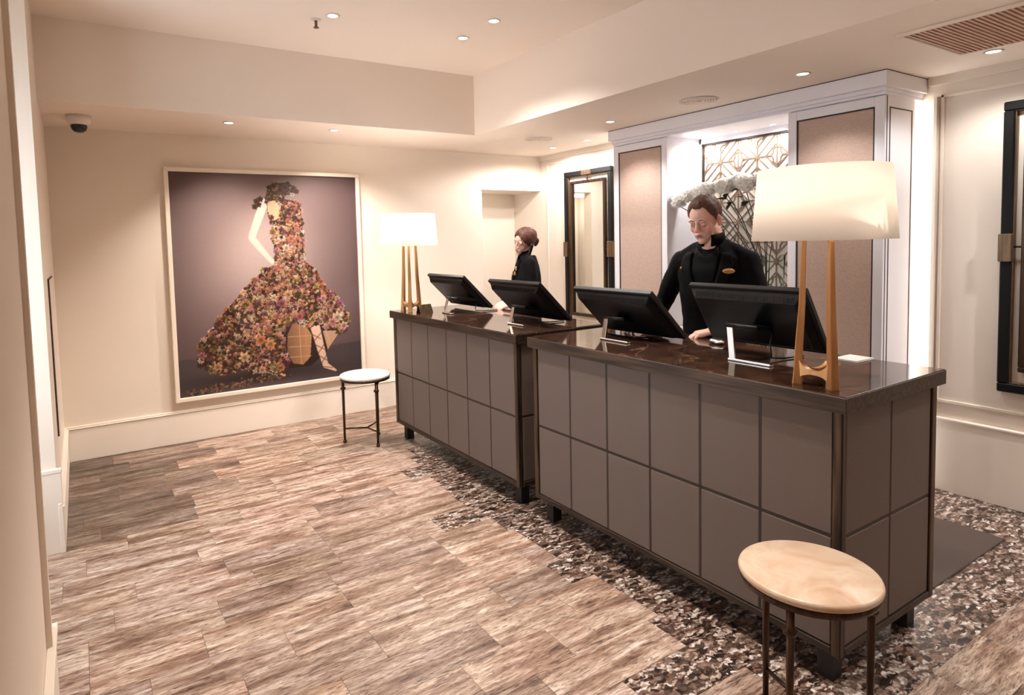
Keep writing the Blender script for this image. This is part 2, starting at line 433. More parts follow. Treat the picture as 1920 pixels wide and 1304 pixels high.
# baseboards and mouldings
b = MB().box(XL, 1.562, YF - 0.022, YF, 0, 0.255).box(XL, 1.562, YF - 0.03, YF, 0.255, 0.262).box(XL, 1.562, YF - 0.018, YF, 0.262, 0.276)
struct('baseboard_far', b, M['trimw'], bevel=0.003)
b = MB().box(XL, XL + 0.022, 2.925, YF - 0.03, 0, 0.255).box(XL, XL + 0.03, 2.925, YF - 0.03, 0.255, 0.262).box(XL, XL + 0.018, 2.925, YF - 0.03, 0.262, 0.276)
struct('baseboard_left', b, M['trimw'], bevel=0.003)
b = MB().box(-2.9, XL + 0.022, 2.93, 2.955, 0, 0.445).box(-2.9, XL + 0.026, 2.925, 2.955, 0.445, 0.468)
struct('baseboard_reveal', b, M['trimw'], bevel=0.003)
b = MB().box(XL, XL + 0.02, -2.0, 1.6, 0, 0.265).box(XL, XL + 0.028, -2.0, 1.608, 0.265, 0.285)
struct('baseboard_near', b, M['trimw'], bevel=0.003)
b = MB().box(XR - 0.03, XR, YN, 0.70, 0, 0.452).box(XR - 0.038, XR, YN, 0.70, 0.452, 0.466)
b.box(XR - 0.03, XR, 3.04, YF, 0, 0.452).box(XR - 0.038, XR, 3.04, YF, 0.452, 0.466)
struct('baseboard_right', b, M['trimw'], bevel=0.003)
def moulding(name, y0, y1, z0, z1):
    m = MB()
    for ya, yb, za, zb in ((y0, y1, z1 - .018, z1), (y0, y1, z0, z0 + .018), (y0, y0 + .018, z0, z1), (y1 - .018, y1, z0, z1)):
        m.box(XR - 0.014, XR, ya, yb, za, zb)
    struct(name, m, M['trimw'], bevel=0.003)
moulding('trim_1', -1.2, 0.672, 0.56, 2.470)
moulding('trim_2', 3.12, 4.545, 0.56, 2.500)
struct('trim_3', MB().box(XR - 0.02, XR, -4.0, 0.74, 2.535, ZS).box(XR - 0.02, XR, 3.045, YF, 2.535, ZS), M['wall_right'])
struct('trim_4', MB().box(XR - 0.035, XR, 0.685, 0.702, 0.466, 2.46), M['wall_right'])
# door casing strips on the near left wall and the far reveal
struct('trim_5', MB().box(XL, XL + 0.012, 1.46, 1.585, 0.285, ZT).box(XL, XL + 0.018, 1.44, 1.46, 0.285, ZT), M['wall'])
win = MB()  # unseen bay window, assumed and added for its daylight
for ya, yb, za, zb in ((1.72, 1.77, .48, 2.42), (2.77, 2.82, .48, 2.42), (1.77, 2.77, .48, .53), (1.77, 2.77, 2.37, 2.42), (2.25, 2.29, .53, 2.37)): win.box(-3.08, -3.03, ya, yb, za, zb)
assumed_window = struct('assumed_window_1', win, M['trimw'], bevel=0.003)
for ya, yb in ((1.77, 2.25), (2.29, 2.77)): box('pane', (-3.058, -3.054, ya, yb, .53, 2.37), M['glass'], assumed_window)
# shallow service hatch on the left wall
hatch = thing('service_hatch', 'shallow flush hatch with dark edge on left wall beside the picture', 'hatch', (XL, 3.75, 0.52))
box('hatch_door', (0, 0.012, -0.28, 0.28, 0, 0.95), M['wall'], hatch, 0.002)
box('hatch_edge', (0, 0.009, -0.287, 0.287, -0.007, 0.957), M['seam'], hatch)

# ------------------------------------------------------------------ floor tiles
rng = random.Random(7)
def chamfer_tile(lx, ly):
    bm = bmesh.new(); hx, hy, t, c = lx / 2, ly / 2, 0.007, 0.0006
    v = [bm.verts.new(p) for p in [(-hx, -hy, -t), (hx, -hy, -t), (hx, hy, -t), (-hx, hy, -t),
                                   (-hx, -hy, -c), (hx, -hy, -c), (hx, hy, -c), (-hx, hy, -c),
                                   (-hx + c, -hy + c, 0), (hx - c, -hy + c, 0), (hx - c, hy - c, 0), (-hx + c, hy - c, 0)]]
    for k in range(4):
        j = (k + 1) % 4
        bm.faces.new((v[k], v[j], v[4 + j], v[4 + k])); bm.faces.new((v[4 + k], v[4 + j], v[8 + j], v[8 + k]))
    bm.faces.new(v[8:12])
    me = bpy.data.meshes.new('tile'); bm.to_mesh(me); bm.free(); return me
TILE = {}
def tile(x0, x1, y0, y1, mat, tint):
    k = (round(x1 - x0, 3), round(y1 - y0, 3), mat.name)
    if k not in TILE:
        me = chamfer_tile(k[0], k[1]); me.materials.append(mat); TILE[k] = me
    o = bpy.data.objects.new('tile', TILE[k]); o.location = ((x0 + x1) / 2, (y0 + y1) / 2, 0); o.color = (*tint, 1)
    link(o, floor)
P0, PITCH, GAP = -0.108, 0.2048, 0.0011
BSTART = {0: -0.10, 1: -0.12, 2: -0.56, 3: -0.2, 4: -0.13, 5: -0.13, 6: -0.27, 7: -0.17, 8: -0.17, 9: -0.2, 10: -0.5, 11: -0.22, 12: -0.2, 13: -0.18, 14: -0.3, 15: -0.12, 16: -0.05, 17: 0.1}
for k in range(-4, 24):
    y0 = P0 + k * PITCH; y1 = min(y0 + PITCH - GAP, YF)
    if y1 - y0 < 0.03: continue
    lim = BSTART.get(k, XR); XA = -2.98 if (y0 > 1.5 and y1 < 3.1) else XL + 0.001
    x = (XL if XA > -2.5 else -2.95) - rng.choice([0, .1, .2, .3, .4, .5])
    if k in (15, 16): x = {15: -2.164 - 0.6, 16: -2.75}[k]
    while x < lim - 0.02:
        L = rng.choice([0.41, 0.51, 0.61, 0.61])
        a, c = max(x, XA), min(x + L, lim)
        if lim - c < 0.12: c = lim
        if c - a > 0.02:
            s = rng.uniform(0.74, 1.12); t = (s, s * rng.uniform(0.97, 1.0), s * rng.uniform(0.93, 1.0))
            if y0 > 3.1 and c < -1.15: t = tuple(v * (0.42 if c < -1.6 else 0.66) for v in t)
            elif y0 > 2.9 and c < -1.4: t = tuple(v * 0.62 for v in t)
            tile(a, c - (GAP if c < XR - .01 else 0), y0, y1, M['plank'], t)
        x = c if c == lim else x + L
    x = lim; first = True
    while x < XR - 0.02:
        L = (0.61 if not first else rng.choice([0.41, 0.61])); first = False
        c = min(x + L, XR)
        if XR - c < 0.12: c = XR
        s = rng.uniform(0.85, 1.05)
        tile(x, c - (GAP if c < XR - .01 else 0), y0, y1, M['breccia'], (s, s, s))
        x = c

# ------------------------------------------------------------------ reception niche joinery
def pilaster(y0, y1, label, side_panel):
    t = thing('pilaster', label, 'pilaster', (1.919, (y0 + y1) / 2, 0), 0, 'pilasters either side of the niche')
    h = (y1 - y0) / 2
    if side_panel:
        b_ = MB().box(0.016, 0.371, -h, h, 0, 2.497).box(0.371, XR - 1.919, -h + 0.045, h, 0, 2.497)
    else:
        b_ = MB().box(0.016, XR - 1.919, -h, h, 0, 2.497)
    b_.build('body', M['column'], t)
    z0, z1, s = 0.32, 2.392, 0.058
    MB().box(0, 0.016, -h, -h + s, 0, 2.45).build('stile', M['column'], t, 0.002)
    MB().box(0, 0.016, h - s, h, 0, 2.45).build('stile', M['column'], t, 0.002)
    MB().box(0, 0.016, -h + s, h - s, z1, 2.45).build('rail', M['column'], t, 0.002)
    MB().box(0, 0.016, -h + s, h - s, 0, z0).build('rail', M['column'], t, 0.002)
    MB().box(0.009, 0.016, -h + s + .009, h - s - .009, z0 + .009, z1 - .009).build('linen_panel', M['linen'], t)
    bd = MB()
    for ya, yb, za, zb in ((-h + s, h - s, z1 - .009, z1), (-h + s, h - s, z0, z0 + .009), (-h + s, -h + s + .009, z0, z1), (h - s - .009, h - s, z0, z1)):
        bd.box(0.004, 0.016, ya, yb, za, zb)
    bd.build('bead', M['darkbead'], t)
    if side_panel:
        m = MB()
        for xa, xb, za, zb in ((.055, .335, 2.38, 2.386), (.055, .335, .3, .306), (.055, .061, .3, 2.386), (.329, .335, .3, 2.386)):
            m.box(xa, xb, -h - .003, -h, za, zb)
        m.build('side_moulding', M['seam'], t)
        MB().box(.02, .026, -h - .002, -h, 0, 2.45).build('edge_line', M['seam'], t)
    return t
pilaster(0.784, 1.390, 'pale pilaster with rose linen panel behind the large table lamp', True)
pilaster(2.430, 3.034, 'pale pilaster with rose linen panel between the mirror and the niche', False)
cor = thing('cornice', 'pale boxed cornice running over both pilasters below the ceiling', 'cornice', (1.859, 1.895, 2.455))
box('fascia', (0, 0.516, -1.145, 1.145, 0.042, 0.128), M['column'], cor, 0.002)
MB().box(0.028, 0.516, -1.125, 1.13, 0.018, 0.042).box(0.045, 0.516, -1.118, 1.125, 0.0, 0.018).build('bed_moulding', M['column'], cor, 0.002)
box('shadow_line', (0.004, 0.516, -1.141, 1.141, 0.128, 0.133), M['seam'], cor)
led = thing('led_strip', 'bright white vertical light strip between pilaster and cream wall', 'light strip', (2.333, 0.822, 0))
box('diffuser', (-0.04, 0.04, -0.012, 0, 0.02, 2.44), M['led'], led)
box('channel', (-0.042, 0.042, 0, 0.006, 0.01, 2.45), M['white'], led)

# lattice panel at the back of the niche
lat = thing('lattice_panel', 'geometric bronze lattice panel on pale backing at the back of the niche', 'lattice panel', (XR, 1.91, 0.745))
box('backing', (-0.02, 0, -0.5, 0.5, 0, 1.665), M['lattice_back'], lat)
m = MB()
for ya, yb, za, zb in ((-.52, .52, 1.667, 1.74), (-.52, .52, -.08, -.002), (.502, .52, -.08, 1.74), (-.52, -.502, -.08, 1.74)):
    m.box(-0.05, 0, ya, yb, za, zb)
m.build('frame', M['column'], lat, 0.002)
m = MB()
for ya, yb, za, zb in ((-.502, .502, 1.655, 1.667), (-.502, .502, -.002, .01), (.49, .502, 0, 1.667), (-.502, -.49, 0, 1.667)):
    m.box(-0.042, -0.018, ya, yb, za, zb)
m.build('bead', M['darkbead'], lat)
def lattice_cell():
    m = MB(); h = 0.1665
    def seg(y0, z0, y1, z1, w=0.0092):
        m.bar((-0.026, y0 * h, z0 * h), (-0.026, y1 * h, z1 * h), 0.012, w, up=(0, 0, 1) if abs(z1 - z0) < 1e-6 else (1, 0, 0))
    def sg(y0, z0, y1, z1, w=0.0092):
        a = Vector((0, y0 * h, z0 * h)); b_ = Vector((0, y1 * h, z1 * h)); d = (b_ - a).normalized(); n = Vector((0, -d.z, d.y)) * w / 2
        v = [p + n * i + Vector((xx, 0, 0)) for xx in (-0.026, -0.02) for p in (a, b_) for i in (-1, 1)]
        m.add(v, [(0, 2, 3, 1), (4, 5, 7, 6), (0, 1, 5, 4), (2, 6, 7, 3), (0, 4, 6, 2), (1, 3, 7, 5)])
    for sy in (-1, 1):
        for sz in (-1, 1):
            sg(0, 0, sy * .98, sz * .98)
            sg(sy * .44, 0, sy * 1.0, sz * .56); sg(0, sz * .44, sy * .56, sz * 1.0)
            sg(sy * .72, 0, sy * .82, sz * .14); sg(sy * .82, sz * .14, sy * .82, sz * .30); sg(sy * .82, sz * .30, sy * 1.0, sz * .40)
            sg(0, sz * .72, sy * .14, sz * .82); sg(sy * .14, sz * .82, sy * .30, sz * .82); sg(sy * .30, sz * .82, sy * .40, sz * 1.0)
        sg(0, 0, sy * .72, 0); sg(0, 0, 0, sy * .72)
    sg(1, -1, 1, 1); sg(-1, 1, 1, 1)
    return m.mesh('lattice_cell')
LC = lattice_cell(); LC.materials.append(M['lattice'])
for i in range(3):
    for j in range(5):
        o = bpy.data.objects.new('lattice_cell', LC); o.location = (0, -0.333 + i * 0.333, 1.665 - 0.1665 - j * 0.333); link(o, lat)

# console under the flowers
con = thing('console_cabinet', 'pale low console standing in the niche under the flower vase', 'console', (2.17, 1.91, 0))
box('carcass', (-0.14, 0.14, -0.48, 0.48, 0.06, 0.86), M['console'], con, 0.004)
box('top', (-0.16, 0.15, -0.5, 0.5, 0.86, 0.89), M['console'], con, 0.004)
box('plinth', (-0.12, 0.14, -0.46, 0.46, 0, 0.06), M['seam'], con)
for k in range(3):
    d = box('door', (-0.155, -0.14, -0.47 + k * .315, -0.165 + k * .315, 0.08, 0.84), M['column'], con, 0.003)
    MB().ball((-0.163, -0.20 + k * .315, 0.5), 0.01).build('knob', M['brass'], d)

# ------------------------------------------------------------------ mirrors
def wall_mirror(yc, label):
    t = thing('wall_mirror', label, 'mirror', (XR, yc, 0.69), 0, 'black framed mirrors on the long wall')
    W, H, fw_ = 0.36, 1.67, 0.052
    def ring(w, z0, z1, f, x0, x1):
        m_ = MB()
        for ya, yb, za, zb in ((-w, w, z1 - f, z1), (-w, w, z0, z0 + f), (-w, -w + f, z0 + f, z1 - f), (w - f, w, z0 + f, z1 - f)):
            m_.box(x0, x1, ya, yb, za, zb)
        return m_
    ring(W, 0, H, fw_, -0.045, 0).build('outer_frame', M['frame_black'], t, 0.006)
    ring(W - 0.047, 0.047, H - 0.047, 0.012, -0.03, 0).build('inner_lip', M['brass'], t, 0.002)
    ring(W - 0.095, 0.125, H - 0.105, 0.03, -0.04, 0).build('mirror_frame', M['iron'], t, 0.004)
    box('mirror_glass', (-0.018, -0.004, -W + 0.12, W - 0.12, 0.15, H - 0.13), M['mirror'], t)
    for s in (-1, 1):
        br = box('bracket', (-0.056, 0, s * (W - 0.026) - 0.034, s * (W - 0.026) + 0.034, H / 2 - 0.075, H / 2 + 0.085), M['brass'], t, 0.004)
        MB().tube([(-0.03, s * (W - 0.05), H / 2 + 0.01), (-0.03, s * (W - 0.1), H / 2 + 0.01)], 0.006).build('pin', M['iron'], br)
    br = box('bracket', (-0.054, 0, -0.075, 0.075, H - 0.055, H - 0.002), M['brass'], t, 0.004)
    MB().tube([(-0.03, 0, H - 0.05), (-0.03, 0, H - 0.11)], 0.006).build('pin', M['iron'], br)
wall_mirror(3.853, 'tall black framed mirror with brass brackets on the wall behind the woman')
wall_mirror(-0.012, 'tall black framed mirror cut by the right edge of the view')

# ------------------------------------------------------------------ ceiling fittings
def lathe_mesh(name, prof, mat, n=32, closed=False):
    me = MB().lathe(prof, n=n, closed=closed).mesh(name); me.materials.append(mat); return me
RING = lathe_mesh('trim_ring', [(0.030, 0.0), (0.043, 0.0), (0.045, -0.003), (0.041, -0.006), (0.034, -0.005), (0.030, 0.0)], M['white'])
LENS = MB().lathe([(0.0, -0.003), (0.018, -0.0032), (0.031, -0.0022)]).mesh('lens'); LENS.materials.append(M['lens'])
def downlight(x, y, z, label, group, power, color=WARM, scale=1.0, angle=124, blend=0.75, aim=None):
    t = thing('downlight', label, 'downlight', (x, y, z), 0, group)
    for me, nm in ((RING, 'trim_ring'), (LENS, 'lens')):
        o = bpy.data.objects.new(nm, me); o.scale = (scale,) * 3; link(o, t)
    if power:
        l = bpy.data.lights.new('downlight_lamp', 'SPOT'); l.energy = power; l.color = color
        l.spot_size = math.radians(angle); l.spot_blend = blend; l.shadow_soft_size = 0.03 * scale
        lo = bpy.data.objects.new('lamp', l); lo.location = (0, 0, -0.016); link(lo, t)
        if aim is not None:
            lo.rotation_euler = Vector(aim).to_track_quat('-Z', 'Y').to_euler()
    return t
G1, G2, G3 = 'downlights in the raised ceiling', 'downlights in the low ceiling', 'small downlights over the lattice niche'
P = DL_POWER
downlight(-1.157, 3.975, ZS, 'left lit downlight in low ceiling above the picture', G2, P * 1.25, angle=104, blend=.7, aim=(0.06, 0.25, -1))
downlight(-0.334, 3.955, ZS, 'right lit downlight in low ceiling above the picture', G2, P * 1.9, angle=116, blend=.6, aim=(0.12, 0.25, -1))
downlight(2.025, 4.010, ZS, 'lit downlight nearest the far corner by the alcove', G2, P * 0.9, NEUT, angle=170, blend=.3)
downlight(2.022, 3.496, ZS, 'lit downlight in front of the mirror behind the woman', G2, P * 0.7, NEUT, angle=170, blend=.3)
downlight(1.538, 2.682, ZS, 'lit downlight before the pilaster beside the niche mirror', G2, P * 0.68, NEUT, angle=116, blend=.6)
downlight(1.512, 1.052, ZS, 'lit downlight before the pilaster above the large lamp', G2, P * 0.5, NEUT, angle=114, blend=.6)
downlight(2.011, 0.295, ZS, 'lit downlight beside the long ceiling grille', G2, P * 0.4, NEUT, angle=136, blend=.6)
downlight(-0.719, 2.844, ZT, 'lit downlight beside the sprinkler in the raised ceiling', G1, P * 1.5)
downlight(0.248, 2.835, ZT, 'far one of the two paired downlights in raised ceiling', G1, P * 1.6, NEUT)
downlight(0.248, 2.436, ZT, 'near one of the two paired downlights in raised ceiling', G1, P * 1.6, NEUT)
for k, y in enumerate((2.335, 2.015, 1.699)):
    downlight(2.225, y, 2.4545, ['leftmost', 'middle', 'rightmost'][k] + ' small downlight over the lattice niche', G3, 6.0, NEUT, 0.62, 165)
# unseen downlights added over the front of the lobby to fill the light
for x, y in ((-0.72, 1.15), (-0.45, 0.25), (-0.35, -1.3), (-0.35, -2.6)):
    downlight(x, y, ZT, 'added unseen downlight in the raised ceiling over the front of the lobby', 'added unseen downlights over the front of the lobby', P * (2.2 if y > 0 else 0.6), angle=86)
for x, y in ((2.011, -0.6), (1.5, -1.6), (1.5, -3.0)):
    downlight(x, y, ZS, 'added unseen downlight in the low ceiling at the front of the lobby', 'added unseen low downlights at the front of the lobby', P * (2.0 if y > -1 else .4), NEUT, angle=130)
# assumed alcove ceiling lamp, unseen, added to light the alcove
al = thing('assumed_alcove_lamp', 'assumed unseen white flush lamp in the ceiling of the bright far alcove', 'ceiling lamp', (1.48, 4.97, 2.2))
MB().lathe([(0.0, -0.03), (0.07, -0.028), (0.085, -0.015), (0.085, 0.0), (0.0, 0.0)]).build('diffuser', M['lens'], al)
l = bpy.data.lights.new('assumed_alcove_lamp', 'SPOT'); l.energy = 3.2; l.color = (0.74, 0.90, 1.0); l.shadow_soft_size = 0.07; l.spot_size = math.radians(172); l.spot_blend = 1.0
lo = bpy.data.objects.new('lamp', l); lo.location = (0, 0, -0.04); link(lo, al)

# sprinkler, camera dome, round diffusers, long grille
t = thing('sprinkler', 'small pendant sprinkler head on the raised ceiling', 'sprinkler', (-0.79, 2.965, ZT))
MB().lathe([(0.0, 0), (0.032, 0.0), (0.03, -0.006), (0.012, -0.008), (0.0, -0.008)], n=20).build('escutcheon', M['white'], t)
MB().tube([(0, 0, -0.006), (0, 0, -0.05)], 0.009).build('nozzle', M['brass'], t)
MB().lathe([(0.0, -0.05), (0.018, -0.05), (0.018, -0.054), (0.0, -0.054)], n=16).build('deflector', M['brass'], t)
t = thing('dome_camera', 'white security camera with smoked dome in the far left ceiling corner', 'camera', (-2.125, 4.14, ZS))
MB().lathe([(0.0, 0), (0.078, 0), (0.076, -0.035), (0.066, -0.062), (0.05, -0.066), (0.0, -0.066)]).build('housing', M['white'], t)
MB().lathe([(0.05, -0.064), (0.052, -0.078), (0.044, -0.1), (0.028, -0.114), (0.0, -0.119)]).build('dome', M['dome'], t)
def diffuser(x, y, label):
    t = thing('round_diffuser', label, 'air diffuser', (x, y, ZS), 0, 'round air diffusers in the low ceiling')
    MB().lathe([(0.0, -0.001), (0.128, -0.001)], n=40).build('back_plate', M['grille'], t)
    for k in range(6):
        r = 0.022 + k * 0.019
        me = lathe_mesh('ring', [(r, -0.002), (r + .003, -0.008), (r + .012, -0.009), (r + .013, -0.002)], M['ceil'], 40)
        link(bpy.data.objects.new('ring', me), t)
diffuser(1.547, 1.818, 'round ringed air diffuser in ceiling before the niche cornice')
diffuser(1.546, 3.634, 'round ringed air diffuser in ceiling near the far corner')
gr = thing('ceiling_grille', 'long slatted air grille in the low ceiling at upper right', 'air grille', (1.555, -0.3, ZS))
box('duct_back', (-0.32, 0.32, -0.69, 0.69, -0.003, 0), M['grille_dark'], gr)
m = MB()
for xa, xb, ya, yb in ((-.345, -.32, -.715, .715), (.32, .345, -.715, .715), (-.32, .32, -.715, -.69), (-.32, .32, .69, .715)): m.box(xa, xb, ya, yb, -.014, 0)
m.build('frame', M['ceil'], gr, 0.003)
SL = MB().box(-0.32, 0.32, -0.0055, 0.0055, -0.012, -0.003).mesh('slat'); SL.materials.append(M['grille'])
for k in range(62):
    o = bpy.data.objects.new('slat', SL); o.location = (0, -0.68 + k * 0.0222, 0); link(o, gr)

# ------------------------------------------------------------------ reception desks
def make_desk(label):
    t = thing('reception_desk', label, 'desk', (0, 0, 0), 0, 'reception desks')
    Wd, Ld, Hd = 0.761, 1.805, 1.08; e = 0.022
    box('core', (e + .016, Wd - e - .016, e + .016, Ld - e - .016, 0.14, 1.02), M['black'], t)
    box('edge_band', (0, Wd, 0, Ld, 1.02, 1.0765), M['bronze_h'], t, 0.0015)
    box('worktop', (0.003, Wd - .003, 0.003, Ld - .003, 1.0765, 1.08), M['counter'], t, 0.001)
    pw = 0.034
    for x in (e, Wd - e - pw):
        for y in (e, Ld - e - pw):
            box('post', (x, x + pw, y, y + pw, 0.128, 1.02), M['bronze_v'], t, 0.003)
    box('bottom_rail', (e, e + .03, e + pw, Ld - e - pw, .13, .158), M['bronze_h'], t, 0.003)
    box('bottom_rail', (Wd - e - .03, Wd - e, e + pw, Ld - e - pw, .13, .158), M['bronze_h'], t, 0.003)
    box('bottom_rail', (e + pw, Wd - e - pw, e, e + .03, .13, .158), M['bronze_x'], t, 0.003)
    box('bottom_rail', (e + pw, Wd - e - pw, Ld - e - .03, Ld - e, .13, .158), M['bronze_x'], t, 0.003)
    ZR = ((.161, .556), (.570, 1.018)); g = 0.0055
    # front panels
    ya, yb = e + pw, Ld - e - pw; n = 6; step = (yb - ya) / n
    for z0, z1 in ZR:
        me = MB().box(0, 0.012, -step / 2 + g, step / 2 - g, 0, z1 - z0).mesh('panel')
        bm = bmesh.new(); bm.from_mesh(me); bmesh.ops.bevel(bm, geom=list(bm.edges), offset=0.002, segments=1, affect='EDGES'); bm.to_mesh(me); bm.free()
        me.materials.append(M['leather'])
        for k in range(n):
            o = bpy.data.objects.new('panel', me); o.location = (e + .007, ya + (k + .5) * step, z0); link(o, t)
    for k in range(1, n):
        box('mullion', (e + .009, e + .016, ya + k * step - .005, ya + k * step + .005, .158, 1.02), M['darkbead'], t)
    box('mid_rail', (e + .009, e + .016, ya, yb, .557, .569), M['darkbead'], t)
    # end panels
    xa, xb = e + pw, Wd - e - pw; st = (xb - xa) / 2
    for yy, s in ((e + .007, 1), (Ld - e - .007, -1)):
        for z0, z1 in ZR:
            for k in range(2):
                box('panel', (xa + k * st + g, xa + (k + 1) * st - g, min(yy, yy + s * .012), max(yy, yy + s * .012), z0, z1), M['leather'], t, 0.002)
        yy2 = yy + s * .002
        box('mullion', (xa + st - .005, xa + st + .005, min(yy2, yy2 + s * .007), max(yy2, yy2 + s * .007), .158, 1.02), M['darkbead'], t)
        box('mid_rail', (xa, xb, min(yy2, yy2 + s * .007), max(yy2, yy2 + s * .007), .557, .569), M['darkbead'], t)
    # staff side doors
    for k in range(3):
        s3 = (yb - ya) / 3
        d = box('door', (Wd - e - .018, Wd - e - .006, ya + k * s3 + .004, ya + (k + 1) * s3 - .004, .161, 1.015), M['leather'], t, 0.002)
        box('handle', (Wd - e - .006, Wd - e + .006, ya + (k + .5) * s3 - .05, ya + (k + .5) * s3 + .05, .93, .942), M['bronze_h'], d)
    for x in (0.07, Wd - .13):
        for y in (0.07, Ld - .13):
            box('foot', (x, x + .06, y, y + .06, 0, .14), M['black'], t)
    return t
desk = make_desk('panelled reception desk standing nearest the camera, large lamp at its end')
desk2 = dup(desk, (0, 1.917, 0), 0, 'panelled reception desk further back beside the picture wall')
HD = 1.08

mt = box('floor_mat', (0.80, 1.87, 0.14, 3.7, 0.0002, 0.008), M['mat'], None, 0.003)
tag(mt, 'brown rubber mat on the floor behind the desks', 'mat')

# ------------------------------------------------------------------ table lamps
def make_lamp(loc, label, power):
    t = thing('table_lamp', label, 'lamp', loc, 0, 'gold tripod table lamps')
    A = [math.radians(a) for a in (119, 239, -1)]
    R0, R1, ZTOP = 0.090, 0.066, 0.56
    feet = []
    def sq_leg(ang):
        m = MB(); d = Vector((math.cos(ang), math.sin(ang), 0)); s = Vector((-d.y, d.x, 0)); vs = []; prof = []
        for z, r, wi, de in ((0, R0 + .004, .036, .034), (.045, R0, .033, .031), (.10, R0 - .002, .029, .028), (.3, R0 - .016, .024, .022), (ZTOP - .03, R1, .017, .016), (ZTOP - .005, R1 - .006, .015, .014)):
            c = d * (r - de / 2) + Vector((0, 0, z)); b_ = 0.22
            for i, j in ((-1, -1 + b_), (-1 + b_, -1), (1 - b_, -1), (1, -1 + b_), (1, 1 - b_), (1 - b_, 1), (-1 + b_, 1), (-1, 1 - b_)):
                vs.append(c + s * i * wi / 2 + d * j * de / 2)
        n = 8; fs = [(i * n + k, i * n + (k + 1) % n, (i + 1) * n + (k + 1) % n, (i + 1) * n + k) for i in range(5) for k in range(n)]
        fs += [tuple(range(n))[::-1], tuple(5 * n + k for k in range(n))]
        return m.add(vs, fs)
    for a in A: sq_leg(a).build('leg', M['gold'], t)
    def web(a0, a1):
        m = MB(); p0 = Vector((math.cos(a0), math.sin(a0), 0)) * (R0 - .017); p1 = Vector((math.cos(a1), math.sin(a1), 0)) * (R0 - .017)
        nrm = (p1 - p0).normalized().cross(Vector((0, 0, 1))); vs = []; N = 16
        for i in range(N + 1):
            u = i / N; q = abs(2 * u - 1); p = p0.lerp(p1, u)
            zt = 0.056 + 0.075 * (1 - math.sqrt(max(0, 1 - q ** 2.2))); zb = 0.042 * math.sqrt(max(0, 1 - q ** 2.4))
            for z, sg in ((zb, -1), (zb, 1), (zt, 1), (zt, -1)): vs.append(p + nrm * sg * .012 + Vector((0, 0, z)))
        fs = [(i * 4 + k, i * 4 + (k + 1) % 4, i * 4 + 4 + (k + 1) % 4, i * 4 + 4 + k) for i in range(N) for k in range(4)] + [(3, 2, 1, 0), (N * 4, N * 4 + 1, N * 4 + 2, N * 4 + 3)]
        return m.add(vs, fs)
    for i in range(3): web(A[i], A[(i + 1) % 3]).build('base_arch', M['gold'], t)
    MB().lathe([(0.0, ZTOP - .018), (0.062, ZTOP - .018), (0.062, ZTOP - .006), (0.0, ZTOP - .006)], n=24).build('hub', M['gold'], t)
    MB().tube([(0, 0, ZTOP - .01), (0, 0, ZTOP + .08)], .011).build('socket', M['brass'], t)
    MB().lathe([(0.0, ZTOP + .074), (0.010, ZTOP + .076), (0.019, ZTOP + .091), (0.017, ZTOP + .107), (0.0, ZTOP + .115)], n=20).build('bulb', M['bulb'], t)
    z0, z1 = 0.537, 0.795
    MB().lathe([(0.237, z0), (0.217, z1), (0.2145, z1), (0.2345, z0)], n=64, closed=True).build('shade', M['shade'], t)
    sp = MB()
    for k in range(3):
        a = A[k] + .5; sp.tube([(0, 0, ZTOP + .19), (0.216 * math.cos(a), 0.216 * math.sin(a), z1 - .01)], .002, 6)
    sp.build('shade_spider', M['brass'], t)
    l = bpy.data.lights.new('table_lamp', 'POINT'); l.energy = power; l.color = (1.0, 0.91, 0.84); l.shadow_soft_size = 0.034
    lo = bpy.data.objects.new('lamp', l); lo.location = (0, 0, ZTOP + .094); link(lo, t)
    return t
make_lamp((0.122, 0.156, HD), 'large table lamp with gold tripod base at the near desk end', 3.6)
make_lamp((0.115, 3.545, HD), 'table lamp with gold tripod base at the far desk end by the picture', 19)

# ------------------------------------------------------------------ stools
def make_stool(loc, rot, label, topmat):
    t = thing('side_stool', label, 'stool', loc, rot, 'round stone topped stools')
    H = 0.575; R = 0.207
    MB().lathe([(0.0, H - .026), (R - .008, H - .026), (R - .002, H - .02), (R, H - .012), (R - .003, H - .004), (R - .010, H), (0.0, H)], n=64).build('stone_top', topmat, t)
    MB().lathe([(R - .03, H - .044), (R - .006, H - .044), (R - .004, H - .027), (R - .03, H - .027)], n=64, closed=True).build('rim', M['iron'], t)
    for k in range(3):
        a = 2 * math.pi * k / 3; x, y = 0.182 * math.cos(a), 0.182 * math.sin(a)
        lg = MB().tube([(x, y, 0.02), (x, y, H - .04)], [.0095, .012]).build('leg', M['iron'], t)
        MB().lathe([(0.01, -.014), (.019, -.012), (.022, -.003), (.021, .004), (.012, .01), (0.01, .016)], (x, y, H - .112), 16).build('collar', M['iron'], lg)
        MB().ball((x, y, .016), (.0165, .0165, .016)).build('foot', M['iron'], lg)
        MB().tube([(x, y, 0.125), (x * .5, y * .5, 0.122), (0, 0, 0.12)], .0072, 8).build('stretcher', M['iron'], t)
    return t
make_stool((-0.272, -0.03, 0), math.radians(75), 'round honey onyx topped stool in the foreground at the desk corner', M['onyx'])
make_stool((-0.232, 3.735, 0), math.radians(36), 'round cream marble topped stool below the flower dress picture', M['marble'])

